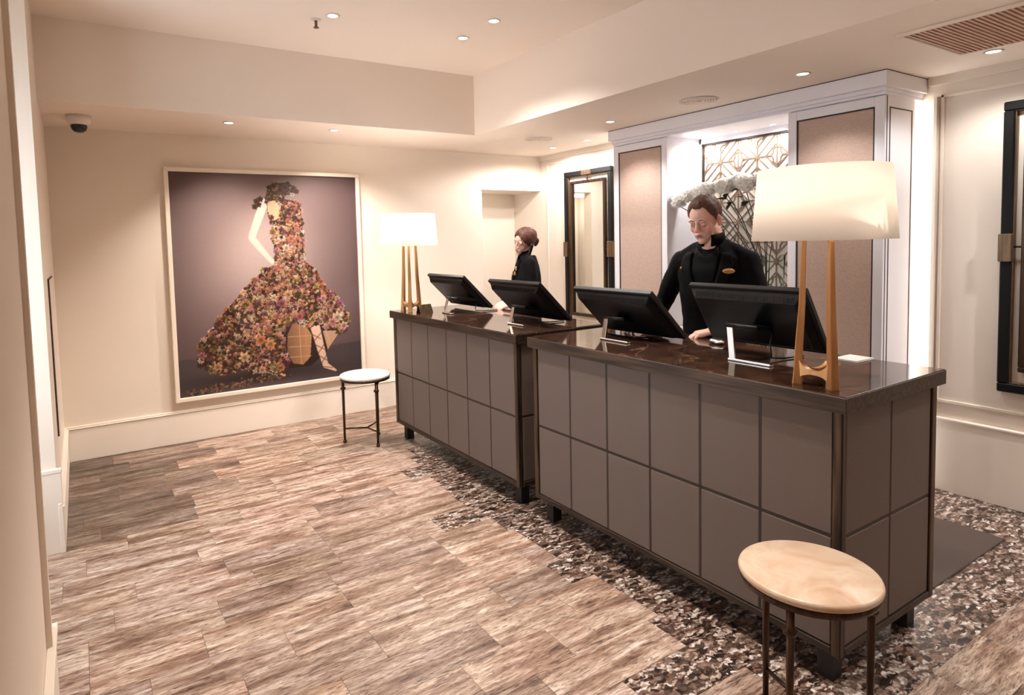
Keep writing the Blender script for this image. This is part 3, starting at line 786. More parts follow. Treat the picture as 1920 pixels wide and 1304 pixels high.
# ------------------------------------------------------------------ screens on the desks
def make_monitor(top, bot, yc, Wm, arm_y, arm_x, foot_len, label):
    """top/bot: (x, z) of the upper and lower screen edges; the screen faces the staff side"""
    t = thing('desk_monitor', label, 'monitor', (arm_x, yc, HD), 0, 'touch monitors on the reception desks')
    tp = Vector((top[0] - arm_x, 0, top[1] - HD)); bt = Vector((bot[0] - arm_x, 0, bot[1] - HD))
    dn = (bt - tp); Hm = dn.length; dn.normalize(); yv = Vector((0, 1, 0)); nf = Vector((-dn.z, 0, dn.x))
    if nf.x < 0: nf = -nf
    def frustum(m, d0, d1, i0, i1, k0, k1, w0, w1):
        """slab between depths d0,d1 behind the front, inset i (top), k (bottom), w (sides)"""
        vs = []
        for d, i, k, w in ((d0, i0, k0, w0), (d1, i1, k1, w1)):
            for a, y in ((i, -Wm / 2 + w), (i, Wm / 2 - w), (Hm - k, Wm / 2 - w), (Hm - k, -Wm / 2 + w)):
                vs.append(tp + dn * a + yv * y - nf * d)
        m.add(vs, [(0, 1, 2, 3), (7, 6, 5, 4), (0, 4, 5, 1), (1, 5, 6, 2), (2, 6, 7, 3), (3, 7, 4, 0)])
        return m
    frustum(MB(), -0.012, 0.014, 0, 0, 0, 0, 0, 0).build('bezel', M['plastic2'], t, 0.004)
    frustum(MB(), -0.0135, -0.011, .018, .018, .03, .03, .018, .018).build('screen', M['screen'], t)
    frustum(MB(), 0.014, 0.050, .016, .045, .012, .05, .014, .04).build('back_cover', M['plastic'], t, 0.004)
    v = MB(); n = 64
    for k in range(n):
        y = -Wm / 2 + .05 + (Wm - .1) * k / (n - 1)
        p = tp + dn * 0.0345 + yv * y - nf * 0.0395
        v.bar(p - dn * .007 + nf * .0095, p + dn * .009 - nf * .0092, .0024, .004, up=nf)
    v.build('vent_slots', M['plastic2'], t)
    hz = 0.155 if top[1] > 1.40 else 0.118
    a = (hz - tp.z) / dn.z; hp = tp + dn * a - nf * 0.05
    off = arm_y - yc
    hx = 0.018 if top[1] > 1.40 else min(hp.x - .012, .05)
    hinge = Vector((hx, 0, hz))
    MB().tube([hinge + yv * (off + .045), hinge + yv * (off - .11)], .011, 14).build('hinge', M['plastic'], t)
    MB().bar(hinge + yv * (off - .06), hp + yv * (off - .06) + nf * .02, .09, .02).build('mount', M['plastic'], t)
    MB().bar(hinge + yv * (off + .028), (0.002, off + .002, .006), .032, .008, up=(1, 0, 0)).build('arm', M['chrome'], t, 0.002)
    MB().box(-.014, .014, off - foot_len, off + .017, 0, .011).build('foot_bar', M['chrome'], t, 0.003)
    c = MB(); c.tube([hp + yv * (off - .1), hp + yv * (off - .1) + Vector((-.015, 0, -.05)), Vector((hp.x - .02, off - .11, .012)), Vector((hp.x + .04, off - .13, .006)), Vector((hp.x + .16, off - .15, .006))], .004, 8)
    c.build('cable', M['plastic'], t)
    return t
make_monitor((0.350, 1.412), (0.535, 1.125), 0.6375, 0.590, 0.641, 0.280, 0.19, 'nearest black monitor, standing steeply before the large lamp')
make_monitor((0.262, 1.363), (0.530, 1.103), 1.393, 0.590, 1.446, 0.262, 0.19, 'black monitor tilted back beside the hand of the man')
make_monitor((0.295, 1.366), (0.563, 1.106), 2.352, 0.590, 2.325, 0.252, 0.16, 'black tilted monitor in front of the woman, left of desk gap')
make_monitor((0.345, 1.372), (0.613, 1.110), 3.372, 0.590, 3.215, 0.245, 0.13, 'furthest black tilted monitor, beside the small folded sign')

# ------------------------------------------------------------------ small things on the desks
t = thing('folded_sign', 'small bronze tent sign beside the far lamp', 'sign', (0.15, 3.37, HD), math.radians(8))
MB().add([(-.062, -.03, 0), (.062, -.03, 0), (.062, 0, .066), (-.062, 0, .066), (-.062, -.028, 0), (.062, -.028, 0), (.062, 0, .063), (-.062, 0, .063)], [(0, 1, 2, 3), (7, 6, 5, 4), (0, 4, 5, 1), (1, 5, 6, 2), (3, 7, 4, 0)]).build('front_leaf', M['brass'], t)
MB().add([(-.062, .03, 0), (.062, .03, 0), (.062, 0, .066), (-.062, 0, .066), (-.062, .028, 0), (.062, .028, 0), (.062, 0, .063), (-.062, 0, .063)], [(3, 2, 1, 0), (4, 5, 6, 7), (0, 1, 5, 4), (2, 6, 5, 1), (0, 4, 7, 3)]).build('rear_leaf', M['brass'], t)
pd = thing('paper_pad', 'white paper pad lying behind the large lamp', 'paper', (0.69, 0.322, HD), math.radians(-3))
for k in range(2): box('sheet', (-.068, .065, -.05 + .003 * k, .055 + .002 * k, .0006 + k * .004, .004 + k * .004), M['paper'], pd)
tl = box('card_box', (-.02, .02, -.015, .015, 0, .014), M['teal'], None, 0.002); tl.location = (0.725, 0.432, HD + .0004)
tag(tl, 'little teal card box beside the white paper pad', 'box')
ms = thing('computer_mouse', 'silver and black mouse on the desk beside the hand', 'mouse', (0.60, 0.965, HD), math.radians(70))
MB().ball((0, 0, .012), (.052, .03, .016), 18, 10).build('shell', M['chrome'], ms)
MB().ball((0.005, 0, .0095), (.05, .031, .0095), 18, 10).build('base', M['plastic'], ms)

# ------------------------------------------------------------------ framed picture (flat photographic print)
def paint_print(nx, ny):
    r = np.random.RandomState(5)
    u = (np.arange(nx) / (nx - 1))[None, :].repeat(ny, 0); v = (np.arange(ny) / (ny - 1))[:, None].repeat(nx, 1)
    asp = 1.62 / 1.90
    g = np.exp(-(((u - .42) / .42) ** 2 + ((v - .38) / .36) ** 2))
    base = np.array([94, 72, 72.]); hi = np.array([188, 162, 156.])
    img = base + (hi - base) * g[..., None]
    fl = v > .83 + .012 * np.sin(u * 3)
    img[fl] = (np.array([70, 60, 61.]) + (np.array([110, 96, 94.]) - 70) * np.exp(-((u - .4) / .45) ** 2)[..., None] * .55)[fl]
    img *= (1 - .20 * np.clip((np.hypot((u - .5) / .62, (v - .5) / .62) - .72), 0, 1))[..., None]
    def inside(poly):
        m = np.zeros(u.shape, bool); n = len(poly)
        for i in range(n):
            (x0, y0), (x1, y1) = poly[i], poly[(i + 1) % n]
            c = ((y0 > v) != (y1 > v)) & (u < (x1 - x0) * (v - y0) / (y1 - y0 + 1e-9) + x0); m ^= c
        return m
    def seg(a, b, w0, w1, col, soft=.004, shade=None):
        du, dv = (b[0] - a[0]) * asp, b[1] - a[1]; L = du * du + dv * dv
        t_ = np.clip(((u - a[0]) * asp * du + (v - a[1]) * dv) / L, 0, 1)
        d = np.hypot((u - a[0]) * asp - t_ * du, (v - a[1]) - t_ * dv); w_ = w0 + (w1 - w0) * t_
        k = np.clip((w_ - d) / soft, 0, 1)[..., None]; cc = np.array(col, float) * (1 - .07 * (d / (w_ + 1e-6))[..., None] ** 4)
        img[:] = img * (1 - k) + cc * k
    def blob(cu, cv, rad, col, petals, ph, dark=.55):
        i0, i1 = int(max(0, (cv - rad * 1.2) * ny)), int(min(ny, (cv + rad * 1.2) * ny + 2)); j0, j1 = int(max(0, (cu - rad * 1.2 / asp) * nx)), int(min(nx, (cu + rad * 1.2 / asp) * nx + 2))
        if i1 <= i0 or j1 <= j0: return
        x = (u[i0:i1, j0:j1] - cu) * asp; y = v[i0:i1, j0:j1] - cv; d = np.hypot(x, y) / rad; a = np.arctan2(y, x)
        edge = .82 + .10 * np.cos(petals * a + ph) + .08 * np.cos((petals + 3) * a + 1.7 * ph); k = np.clip((edge - d) * 6, 0, 1)[..., None]
        sh = (dark + (1 - dark) * np.clip(d / edge, 0, 1) * (.8 + .2 * np.cos(petals * a + ph)) - .12 * (y / rad))[..., None]
        img[i0:i1, j0:j1] = img[i0:i1, j0:j1] * (1 - k) + np.array(col, float) * sh * k
    DRESS = [(0.495, 0.055), (0.539, 0.04), (0.595, 0.034), (0.638, 0.051), (0.636, 0.089), (0.591, 0.094), (0.574, 0.113), (0.646, 0.122), (0.674, 0.136), (0.674, 0.193), (0.676, 0.307), (0.682, 0.413), (0.744, 0.454), (0.776, 0.524), (0.845, 0.586), (0.903, 0.65), (0.937, 0.723), (0.903, 0.786), (0.848, 0.767), (0.801, 0.743), (0.73, 0.728), (0.694, 0.745), (0.615, 0.7), (0.557, 0.734), (0.541, 0.82), (0.566, 0.871), (0.545, 0.946), (0.489, 0.95), (0.424, 0.919), (0.359, 0.931), (0.308, 0.902), (0.234, 0.918), (0.164, 0.901), (0.101, 0.858), (0.101, 0.781), (0.144, 0.73), (0.187, 0.688), (0.241, 0.628), (0.317, 0.559), (0.373, 0.506), (0.44, 0.458), (0.507, 0.423), (0.521, 0.362), (0.502, 0.305), (0.512, 0.24), (0.487, 0.193), (0.485, 0.138), (0.475, 0.115)]
    # shadow on the studio floor below the skirt
    k = np.exp(-(((u - .42) / .34) ** 2 + ((v - .945) / .035) ** 2))[..., None]; img[:] = img * (1 - .75 * k) + np.array([30, 20, 18.]) * .75 * k
    # cage of the skirt, legs
    m = inside([(0.6, 0.70), (0.72, 0.70), (0.80, 0.74), (0.873, 0.768), (0.80, 0.857), (0.74, .9), (0.69, 0.93), (0.56, 0.93), (0.55, 0.75)]); img[m] = [44, 30, 26]
    m = inside([(0.603, 0.70), (0.665, 0.72), (0.704, 0.775), (0.692, 0.883), (0.65, 0.918), (0.593, 0.907), (0.561, 0.851), (0.566, 0.764)]); img[m] = (np.array([168, 118, 84.]) * (.75 + .35 * np.sin((u * 9 - 5.2))[..., None]))[m]
    for yy in (.775, .825, .875): seg((.57, yy), (.70, yy + .004), .003, .003, (214, 164, 122))
    seg((.635, .72), (.638, .915), .003, .003, (214, 164, 122)); seg((.668, .73), (.672, .905), .002, .002, (206, 156, 112))
    m = inside([(0.77, 0.761), (0.873, 0.768), (0.795, 0.857)]); img[m] = [186, 146, 118]
    seg((.873, .768), (.795, .857), .003, .003, (222, 178, 140)); seg((.79, .765), (.81, .83), .003, .003, (222, 178, 140))
    leg = [(0.728, 0.745), (0.755, 0.85), (0.779, 0.935), (0.838, 0.967)]
    for i, (w0, w1) in enumerate(((.026, .021), (.021, .016), (.017, .007))): seg(leg[i], leg[i + 1], w0, w1, (226, 184, 158))
    for a_, b_ in (((.70, .77), (.755, .80)), ((.76, .77), (.715, .81)), ((.71, .82), (.775, .855)), ((.775, .83), (.735, .875)), ((.735, .88), (.795, .915)), ((.79, .88), (.755, .925)), ((.76, .94), (.82, .952))): seg(a_, b_, .0035, .0035, (92, 48, 36))
    seg((.451, .927), (.539, .958), .011, .008, (214, 168, 140)); seg((.47, .925), (.50, .955), .003, .003, (92, 48, 36)); seg((.50, .93), (.48, .955), .003, .003, (92, 48, 36))
    # bare shoulder and arm
    m = inside([(0.482, 0.115), (0.56, 0.105), (0.6, 0.13), (0.60, 0.20), (0.56, .235), (0.518, 0.225), (0.485, 0.18)]); img[m] = [206, 164, 130]
    arm = [(0.470, 0.135), (0.398, 0.290), (0.477, 0.385), (0.516, 0.425)]
    
    arm = [(0.472, 0.130), (0.440, 0.195), (0.402, 0.280), (0.399, 0.293), (0.405, 0.306), (0.440, 0.345), (0.480, 0.390), (0.513, 0.424)]
    wd = [.022, .021, .0185, .0185, .018, .016, .0135, .011]
    for i in range(7): seg(arm[i], arm[i + 1], wd[i], wd[i + 1], (222, 200, 186))
    for k in range(4): seg((.50 + .004 * k, .40), (.515 + .009 * k, .428 - .005 * k), .0045, .003, (232, 204, 184))
    # thousands of blossoms
    m = inside(DRESS); m0 = m & ~inside([(0.487, 0.125), (0.535, 0.12), (0.56, 0.15), (0.55, 0.20), (0.525, 0.215), (0.489, 0.185)])
    img[m0] = [58, 36, 28]
    ys, xs = np.nonzero(m0)
    pal = {'dark': [(66, 38, 30), (84, 50, 36), (58, 40, 26), (96, 60, 48), (108, 46, 52), (90, 76, 36)],
           'olive': [(132, 104, 52), (118, 98, 44), (150, 126, 66), (176, 158, 96), (96, 80, 40)],
           'pink': [(206, 142, 140), (224, 166, 156), (190, 112, 116), (172, 98, 112), (226, 186, 178)],
           'peach': [(226, 162, 120), (214, 140, 104), (236, 190, 150), (222, 176, 130), (196, 120, 84)],
           'cream': [(240, 222, 198), (232, 206, 180), (246, 236, 220), (214, 210, 178)],
           'plum': [(142, 84, 116), (112, 66, 96), (164, 104, 136), (96, 52, 66)]}
    def pick(cu, cv):
        if cv < .12: w_ = (.55, .35, .02, .03, .03, .02)
        elif cv < .24: w_ = (.32, .08, .22, .22, .08, .08)
        elif cv < .46: w_ = (.18, .12, .28, .20, .17, .05)
        elif cu < .33 and cv > .6: w_ = (.52, .20, .08, .08, .07, .05)
        elif cv > .78: w_ = (.48, .10, .12, .18, .08, .04)
        else: w_ = (.24, .20, .18, .18, .12, .08)
        k_ = list(pal)[r.choice(6, p=np.array(w_) / sum(w_))]; c = pal[k_]; return c[r.randint(len(c))]
    for n_, lo_, hi_ in ((700, .014, .026), (700, .009, .018), (1300, .004, .011)):
        for _ in range(n_):
            q = r.randint(len(ys)); cu, cv = xs[q] / (nx - 1), ys[q] / (ny - 1); sc = .65 if cv < .25 else 1.0
            blob(cu, cv, r.uniform(lo_, hi_) * sc, pick(cu, cv), r.randint(4, 8), r.uniform(0, 6.3), r.uniform(.35, .7))
    for cu, cv, rd, c in ((.86, .70, .034, (246, 226, 206)), (.83, .72, .028, (226, 160, 176)), (.90, .745, .026, (238, 206, 196)), (.47, .80, .03, (232, 168, 122)), (.42, .775, .03, (222, 144, 104)), (.58, .57, .028, (240, 196, 158)), (.54, .61, .026, (170, 96, 120)), (.33, .85, .03, (240, 200, 158)), (.19, .88, .024, (228, 172, 140)), (.115, .82, .02, (190, 120, 136)), (.64, .68, .024, (204, 112, 126)), (.78, .60, .022, (222, 170, 178)), (.88, .63, .02, (188, 96, 140)), (.50, .58, .02, (244, 226, 206)), (.61, .30, .022, (232, 150, 128)), (.58, .345, .022, (246, 232, 220)), (.64, .24, .02, (226, 156, 128)), (.42, .92, .022, (226, 176, 156))):
        blob(cu, cv, rd, c, 6, cu * 40, .6); blob(cu, cv, rd * .55, tuple(.86 * x for x in c), 5, cu * 17, .5)
    for cu, cv in ((.43, .125), (.45, .115), (.42, .15), (.44, .14), (.635, .06), (.65, .075), (.525, .05), (.56, .07), (.59, .055)):
        blob(cu, cv, .018, (96, 62, 44), 5, cu * 31, .4)
    for _ in range(260):
        a_ = r.uniform(); cu = .04 + .5 * a_ + r.normal(0, .02); cv = .985 - .03 * a_ + r.normal(0, .008)
        blob(cu, min(cv, .997), r.uniform(.003, .007), [(70, 50, 40), (150, 120, 70), (180, 120, 90), (60, 44, 36)][r.randint(4)], 4, 1.0, .6)
    for _ in range(14): blob(r.uniform(.86, .97), .855 + r.normal(0, .012), r.uniform(.002, .004), (70, 54, 48), 4, 1.0, .7)
    img = img * np.array([.90, .91, .91]); img[m0] = img[m0] * np.array([1.0, .93, .86]) * r.uniform(.72, 1.16, (m0.sum(), 1)); img *= (1 + r.normal(0, .012, img.shape[:2]))[..., None]
    c = np.clip(img, 0, 255) / 255
    return np.where(c <= .04045, c / 12.92, ((c + .055) / 1.055) ** 2.4)
def framed_picture():
    x0, x1, z0, z1 = -1.556, 0.132, 0.352, 2.312
    t = thing('framed_picture', 'large framed photograph of a figure in a flower dress on far wall', 'picture', ((x0 + x1) / 2, YF, z0))
    w_, h_ = x1 - x0, z1 - z0; fr = 0.034; d0 = -0.058
    for a_, b_, c_, e_ in ((-w_ / 2, w_ / 2, 0, fr), (-w_ / 2, w_ / 2, h_ - fr, h_), (-w_ / 2, -w_ / 2 + fr, fr, h_ - fr), (w_ / 2 - fr, w_ / 2, fr, h_ - fr)):
        box('frame_bar', (a_, b_, d0, 0, c_, e_), M['picture_frame'], t, 0.003)
    box('backing_board', (-w_ / 2 + fr, w_ / 2 - fr, -.034, -.006, fr, h_ - fr), M['seam'], t)
    nx, ny = 400, 460; colr = paint_print(nx, ny)
    xs = np.linspace(-w_ / 2 + fr, w_ / 2 - fr, nx); zs = np.linspace(h_ - fr, fr, ny)
    V = np.empty((ny, nx, 3)); V[..., 0] = xs[None, :]; V[..., 1] = -0.0345; V[..., 2] = zs[:, None]
    idx = np.arange(nx * ny).reshape(ny, nx)
    F = np.stack([idx[1:, :-1], idx[1:, 1:], idx[:-1, 1:], idx[:-1, :-1]], -1).reshape(-1, 4)
    me = bpy.data.meshes.new('print'); me.vertices.add(nx * ny); me.vertices.foreach_set('co', V.ravel())
    me.loops.add(F.size); me.loops.foreach_set('vertex_index', F.ravel().astype(np.int32)); me.polygons.add(len(F)); me.polygons.foreach_set('loop_start', np.arange(0, F.size, 4).astype(np.int32))
    me.update(calc_edges=True)
    at = me.color_attributes.new('Col', 'FLOAT_COLOR', 'POINT'); rgba = np.ones((nx * ny, 4), np.float32); rgba[:, :3] = colr.reshape(-1, 3); at.data.foreach_set('color', rgba.ravel())
    me.materials.append(M['print']); link(bpy.data.objects.new('print', me), t)
framed_picture()

# ------------------------------------------------------------------ flowers in the niche
vs_ = thing('flower_vase', 'clear glass vase on the console in front of the lattice', 'vase', (2.10, 1.66, 0.89))
MB().lathe([(0.0, 0.0), (0.085, 0.0), (0.095, 0.012), (0.112, 0.30), (0.125, 0.60), (0.119, 0.60), (0.106, 0.30), (0.089, 0.022), (0.0, 0.018)], n=40).build('glass', M['glass'], vs_)
fr_ = random.Random(11)
def rose_mesh():
    m = MB(); r = random.Random(3); m.ball((0, 0, .01), (.034, .034, .028), 16, 10)
    for k in range(46):
        z = 1 - 1.55 * (k + .5) / 46; a = k * 2.39996; rr = math.sqrt(max(0, 1 - z * z)); d = Vector((rr * math.cos(a), rr * math.sin(a), z))
        t_ = Vector((-math.sin(a), math.cos(a), 0)); u_ = d.cross(t_); L = .036 + .012 * (1 - z) * .5; c = d * r.uniform(.028, .036) + Vector((0, 0, .008)); vs, fs = [], []
        for i in range(4):
            for j in range(4):
                q = (j / 3 - .5) * 2; v_ = i / 3; wd_ = .019 * math.sin(math.pi * (.22 + .6 * v_))
                p = c - u_ * (v_ - .35) * L * (1 if z > -.2 else .8) + t_ * q * wd_ + d * (.010 * v_ * v_ + .004 * q * q + .0)
                vs.append(p)
        for i in range(3):
            for j in range(3): fs.append((i * 4 + j, i * 4 + j + 1, i * 4 + 5 + j, i * 4 + 4 + j))
        m.add(vs, fs, True)
    me = m.mesh('bloom'); me.materials.append(M['petal']); return me
ROSE = rose_mesh()
LEAF = MB().add([(0, 0, 0), (.018, .022, .006), (0, .06, -.004), (-.018, .022, .006), (0, .025, -.004)], [(0, 1, 4), (1, 2, 4), (2, 3, 4), (3, 0, 4)], True).mesh('leaf'); LEAF.materials.append(M['leaf'])
spots = [(2.0, 2.385, 1.925), (2.02, 2.29, 1.965), (2.04, 2.19, 1.99), (2.0, 2.10, 2.0), (2.06, 2.02, 2.02), (2.0, 1.94, 2.01), (2.05, 1.86, 2.04), (2.0, 1.77, 2.02), (2.06, 1.68, 2.04), (2.0, 1.58, 2.02), (2.06, 1.50, 2.02)]
ORD = ['first', 'second', 'third', 'fourth', 'fifth', 'sixth', 'seventh', 'eighth', 'ninth', 'tenth', 'eleventh']
for k, (x, y, z) in enumerate(spots):
    base = Vector((2.10 + fr_.uniform(-.05, .05), 1.66 - (y - 1.66) * .08, 0.93))
    t = thing('white_rose', ORD[k] + ' long stemmed white rose from the mirror end of the bouquet', 'flower', base, 0, 'white roses in the niche bouquet')
    hd = Vector((x, y, z)) - base; nk = Vector((2.10 + (x - 2.10) * .25, 1.66 + (y - 1.66) * .18, 1.47)) - base
    pts = [Vector((0, 0, 0)), nk * .5, nk, nk.lerp(hd, .5) + Vector((0, 0, .03)), hd - Vector((0, 0, .03))]
    MB().tube(pts, .0034, 6).build('stem', M['stem'], t)
    o = bpy.data.objects.new('bloom', ROSE); o.location = hd; o.rotation_euler = (fr_.uniform(-.5, .3), fr_.uniform(-.6, .2), fr_.uniform(0, 6)); sc_ = fr_.uniform(1.25, 1.6); o.scale = (sc_,) * 3; link(o, t)
    for q in range(3):
        o = bpy.data.objects.new('leaf', LEAF); p = pts[3].lerp(pts[4], fr_.uniform(.45, 1)); o.location = p; o.rotation_euler = (fr_.uniform(-.9, .3), fr_.uniform(-.5, .5), fr_.uniform(0, 6.3)); s = fr_.uniform(.8, 1.5); o.scale = (s,) * 3; link(o, t)

# ------------------------------------------------------------------ people
def remesh(mb, voxel, smooth=3, factor=0.5):
    me = mb.mesh('tmp'); o = bpy.data.objects.new('tmp', me); COL.objects.link(o)
    r = o.modifiers.new('r', 'REMESH'); r.mode = 'VOXEL'; r.voxel_size = voxel; r.use_smooth_shade = True
    if smooth:
        s = o.modifiers.new('s', 'SMOOTH'); s.factor = factor; s.iterations = smooth
    dg = bpy.context.evaluated_depsgraph_get(); dg.update()
    out = bpy.data.meshes.new_from_object(o.evaluated_get(dg))
    bpy.data.objects.remove(o, do_unlink=True); bpy.data.meshes.remove(me)
    out.polygons.foreach_set('use_smooth', [True] * len(out.polygons))
    return out

def chain(mb, pts, rad, n=12):
    """overlapping balls along a polyline: a tapering limb"""
    for i in range(len(pts) - 1):
        a, b_ = Vector(pts[i]), Vector(pts[i + 1]); r0, r1 = rad[i], rad[i + 1]
        k = max(2, int((b_ - a).length / (min(r0, r1) * 0.35)))
        for j in range(k + 1):
            q = j / k; mb.ball(a.lerp(b_, q), r0 + (r1 - r0) * q, n, 8)

def loft(mb, secs, n=28, power=2.4):
    """closed elliptical tube; secs: (centre xyz, half width, half depth)"""
    vs, fs = [], []
    for c, rx, ry in secs:
        for k in range(n):
            a = 2 * math.pi * k / n; ca, sa = math.cos(a), math.sin(a)
            vs.append((c[0] + rx * math.copysign(abs(ca) ** (2 / power), ca), c[1] + ry * math.copysign(abs(sa) ** (2 / power), sa), c[2]))
    m = len(secs)
    for i in range(m - 1):
        for k in range(n): fs.append((i * n + k, i * n + (k + 1) % n, (i + 1) * n + (k + 1) % n, (i + 1) * n + k))
    fs.append(tuple(range(n))[::-1]); fs.append(tuple((m - 1) * n + k for k in range(n)))
    mb.add(vs, fs, True)

def hand(mb, wrist, d, up, thumb_side, s=1.0, curl=(0.35, 0.45, 0.4), spread=0.1):
    """palm, four fingers and a thumb; d: finger direction, up: back of the hand"""
    d = Vector(d).normalized(); up = (Vector(up) - d * d.dot(Vector(up))).normalized(); sd = d.cross(up) * thumb_side
    W_ = Vector(wrist)
    for q in range(7):
        t_ = q / 6; c = W_ + d * (.01 + .075 * t_) * s
        for off in (-1, -.33, .33, 1): mb.ball(c + sd * off * (.017 + .011 * t_) * s - up * .002 * abs(off) * s, (.0155 + .0005 * q) * s * (1 if abs(off) < .5 else .9), 10, 7)
    for i, (off, L) in enumerate(((.030, .070), (.0105, .080), (-.0095, .074), (-.0285, .058))):
        p = W_ + d * (.088 - (.004 if i in (0, 3) else 0) - (.006 if i == 3 else 0)) * s + sd * off * s
        dd = (d + sd * off * spread / .03).normalized(); r = (.0094 - .0006 * (i == 3)) * s
        mb.ball(p + up * .003 * s, r * 1.12, 10, 7)
        for seg_, frac in enumerate((.42, .32, .26)):
            ax = dd.cross(up).normalized(); dd = Matrix.Rotation(-curl[seg_], 3, ax) @ dd
            q2 = p + dd * L * frac * s; chain(mb, [p, q2], [r, r * .9], 10); p = q2; r *= .9
    p = W_ + d * .024 * s + sd * .026 * s; tip = p + (d * .62 + sd * .6 - up * .18).normalized() * .038 * s; tip2 = tip + (d * .9 + sd * .12 - up * .28).normalized() * .032 * s
    chain(mb, [p, tip, tip2], [.0145 * s, .0108 * s, .0088 * s], 10)

def head_parts(mb, X, s, female=False):
    """X maps head space (x right, y forward, z up, origin mid head) to body space"""
    def B(c, r, rot=None):
        rr = X.to_3x3().normalized() if rot is None else X.to_3x3().normalized() @ rot
        mb.ball(X @ Vector(c), tuple(v * s for v in r), 18, 12, rr)
    f = .93 if female else 1.0
    B((0, -.014, .034), (.076 * f + .002, .096, .086))
    B((0, .020, .030), (.066 * f, .070, .064))
    B((0, .026, -.036), (.057 * f, .062, .070))
    B((0, .046, -.076), (.042 * f, .038, .036))
    B((0, .070, -.100), (.023 * f, .019, .017))
    for sg in (-1, 1):
        B((sg * .044 * f, .012, -.060), (.020, .040, .034))
        B((sg * .037 * f, .050, -.030), (.026, .024, .032))
        B((sg * .026, .0800 if not female else .0765, .019), (.028, .0125, .010))
        B((sg * .0305, .0745, -.002), (.0165, .0125, .0125))
        B((sg * .0115, .098 - (.007 if female else 0), -.0345 + (.003 if female else 0)), (.0085, .010, .0075))
        B((sg * .079 * f, -.010, -.010), (.007, .019, .031), Matrix.Rotation(sg * .35, 3, 'Z'))
        B((sg * .076 * f, -.004, -.030), (.007, .010, .012))
        B((sg * .019, .070, -.064), (.018, .018, .020))
    for k in range(6):
        q = k / 5; nz = .72 if female else 1.0; B((0, .086 - (.003 if female else 0) + .021 * nz * q ** 1.3, .010 - .040 * q * (.9 if female else 1)), (.0075 + .0045 * q * nz, .011, .011))
    B((0, .1045 - (.009 if female else 0), -.031 + (.003 if female else 0)), (.0118 * nz, .0125 * nz, .0105 * nz))
    B((0, .0875, -.058), (.0235, .0105, .0050)); B((0, .0870, -.0675), (.0195, .0105, .0062))

def skin_colour(me, inv, s, base, lip, blush):
    """paint blush and lip colour, plus shade in eye sockets and lip line, by position in head space"""
    n = len(me.vertices); co = np.empty(n * 3); me.vertices.foreach_get('co', co); co = co.reshape(-1, 3)
    M4 = np.array(inv); h = (co @ M4[:3, :3].T + M4[:3, 3])
    c = np.tile(np.array(lin(base)), (n, 1)); r = np.random.RandomState(2)
    def g(p, rad, col, amt):
        nonlocal c
        d2 = (((h - np.array(p)) / np.array(rad)) ** 2).sum(1); k = (np.exp(-d2) * amt)[:, None]; c = c * (1 - k) + np.array(lin(col)) * k
    for sg in (-1, 1):
        g((sg * .045, .075, -.032), (.022, .03, .018), blush, .6); g((sg * .078, -.01, -.01), (.02, .03, .04), blush, .6)
        g((sg * .0305, .088, .004), (.02, .02, .008), tuple(v * .82 for v in base), .5)  # eye socket shade painted into the skin colour
    g((0, .112, -.032), (.014, .02, .014), blush, .6)
    g((0, .098, -.058), (.022, .016, .0045), lip, .95); g((0, .096, -.068), (.018, .016, .006), lip, .9); g((0, .1, -.0628), (.022, .014, .0018), (70, 30, 28), .9)  # lip colour; the dark parting is painted shade between the lips
    at = me.color_attributes.new('Col', 'FLOAT_COLOR', 'POINT'); rgba = np.ones((n, 4), np.float32); rgba[:, :3] = c; at.data.foreach_set('color', rgba.ravel())

def hair_cap(X, s, line, thick, noise, seed, f=1.0, bulge=None):
    """closed hair shell over the skull; line(azimuth) gives how far down the hair reaches"""
    r = random.Random(seed); NA, NP = 128, 30; vs, fs = [], []
    c = Vector((0, -.012, .030)); R = Vector((.079 * f, .101, .090))
    ph = [r.uniform(0, 6.28) for _ in range(8)]
    def pt(a, p, off):
        d = Vector((math.sin(p) * math.sin(a), math.sin(p) * math.cos(a), math.cos(p)))
        nz = noise * (math.sin(9 * a + ph[0] + 5 * p) + math.sin(17 * a + ph[1] - 7 * p) * .7 + math.sin(43 * a + 19 * p + ph[2]) * .8 + math.sin(61 * a - 9 * p + ph[4]) * .6 + math.sin(23 * p + 4 * a + ph[3]) * .6) if off > 0 else 0
        q = Vector((d.x * (R.x + off), d.y * (R.y + off), d.z * (R.z + off))) + d * nz + c
        if bulge: q = bulge(q, d, off)
        return X @ q
    for shell in (1, 0):
        for i in range(NP + 1):
            for k in range(NA):
                a = 2 * math.pi * k / NA; pm = line(a); u_ = i / NP; p = .0015 + pm * u_
                off = (thick(a, u_) if shell else -.010)
                if shell and i == NP: off = .0
                vs.append(pt(a, p, off))
    n1 = (NP + 1) * NA
    for sh in (0, 1):
        for i in range(NP):
            for k in range(NA):
                q = (sh * n1 + i * NA + k, sh * n1 + i * NA + (k + 1) % NA, sh * n1 + (i + 1) * NA + (k + 1) % NA, sh * n1 + (i + 1) * NA + k)
                fs.append(q if sh else q[::-1])
    for k in range(NA):
        fs.append((NP * NA + k, NP * NA + (k + 1) % NA, n1 + NP * NA + (k + 1) % NA, n1 + NP * NA + k))
    fs.append(tuple(range(NA))); fs.append(tuple(n1 + k for k in range(NA))[::-1])
    return MB().add(vs, fs, True)

def interp(tab, x):
    for i in range(len(tab) - 1):
        if x <= tab[i + 1][0]:
            a, b_ = tab[i], tab[i + 1]; q = (x - a[0]) / (b_[0] - a[0]); q = q * q * (3 - 2 * q); return a[1] + (b_[1] - a[1]) * q
    return tab[-1][1]

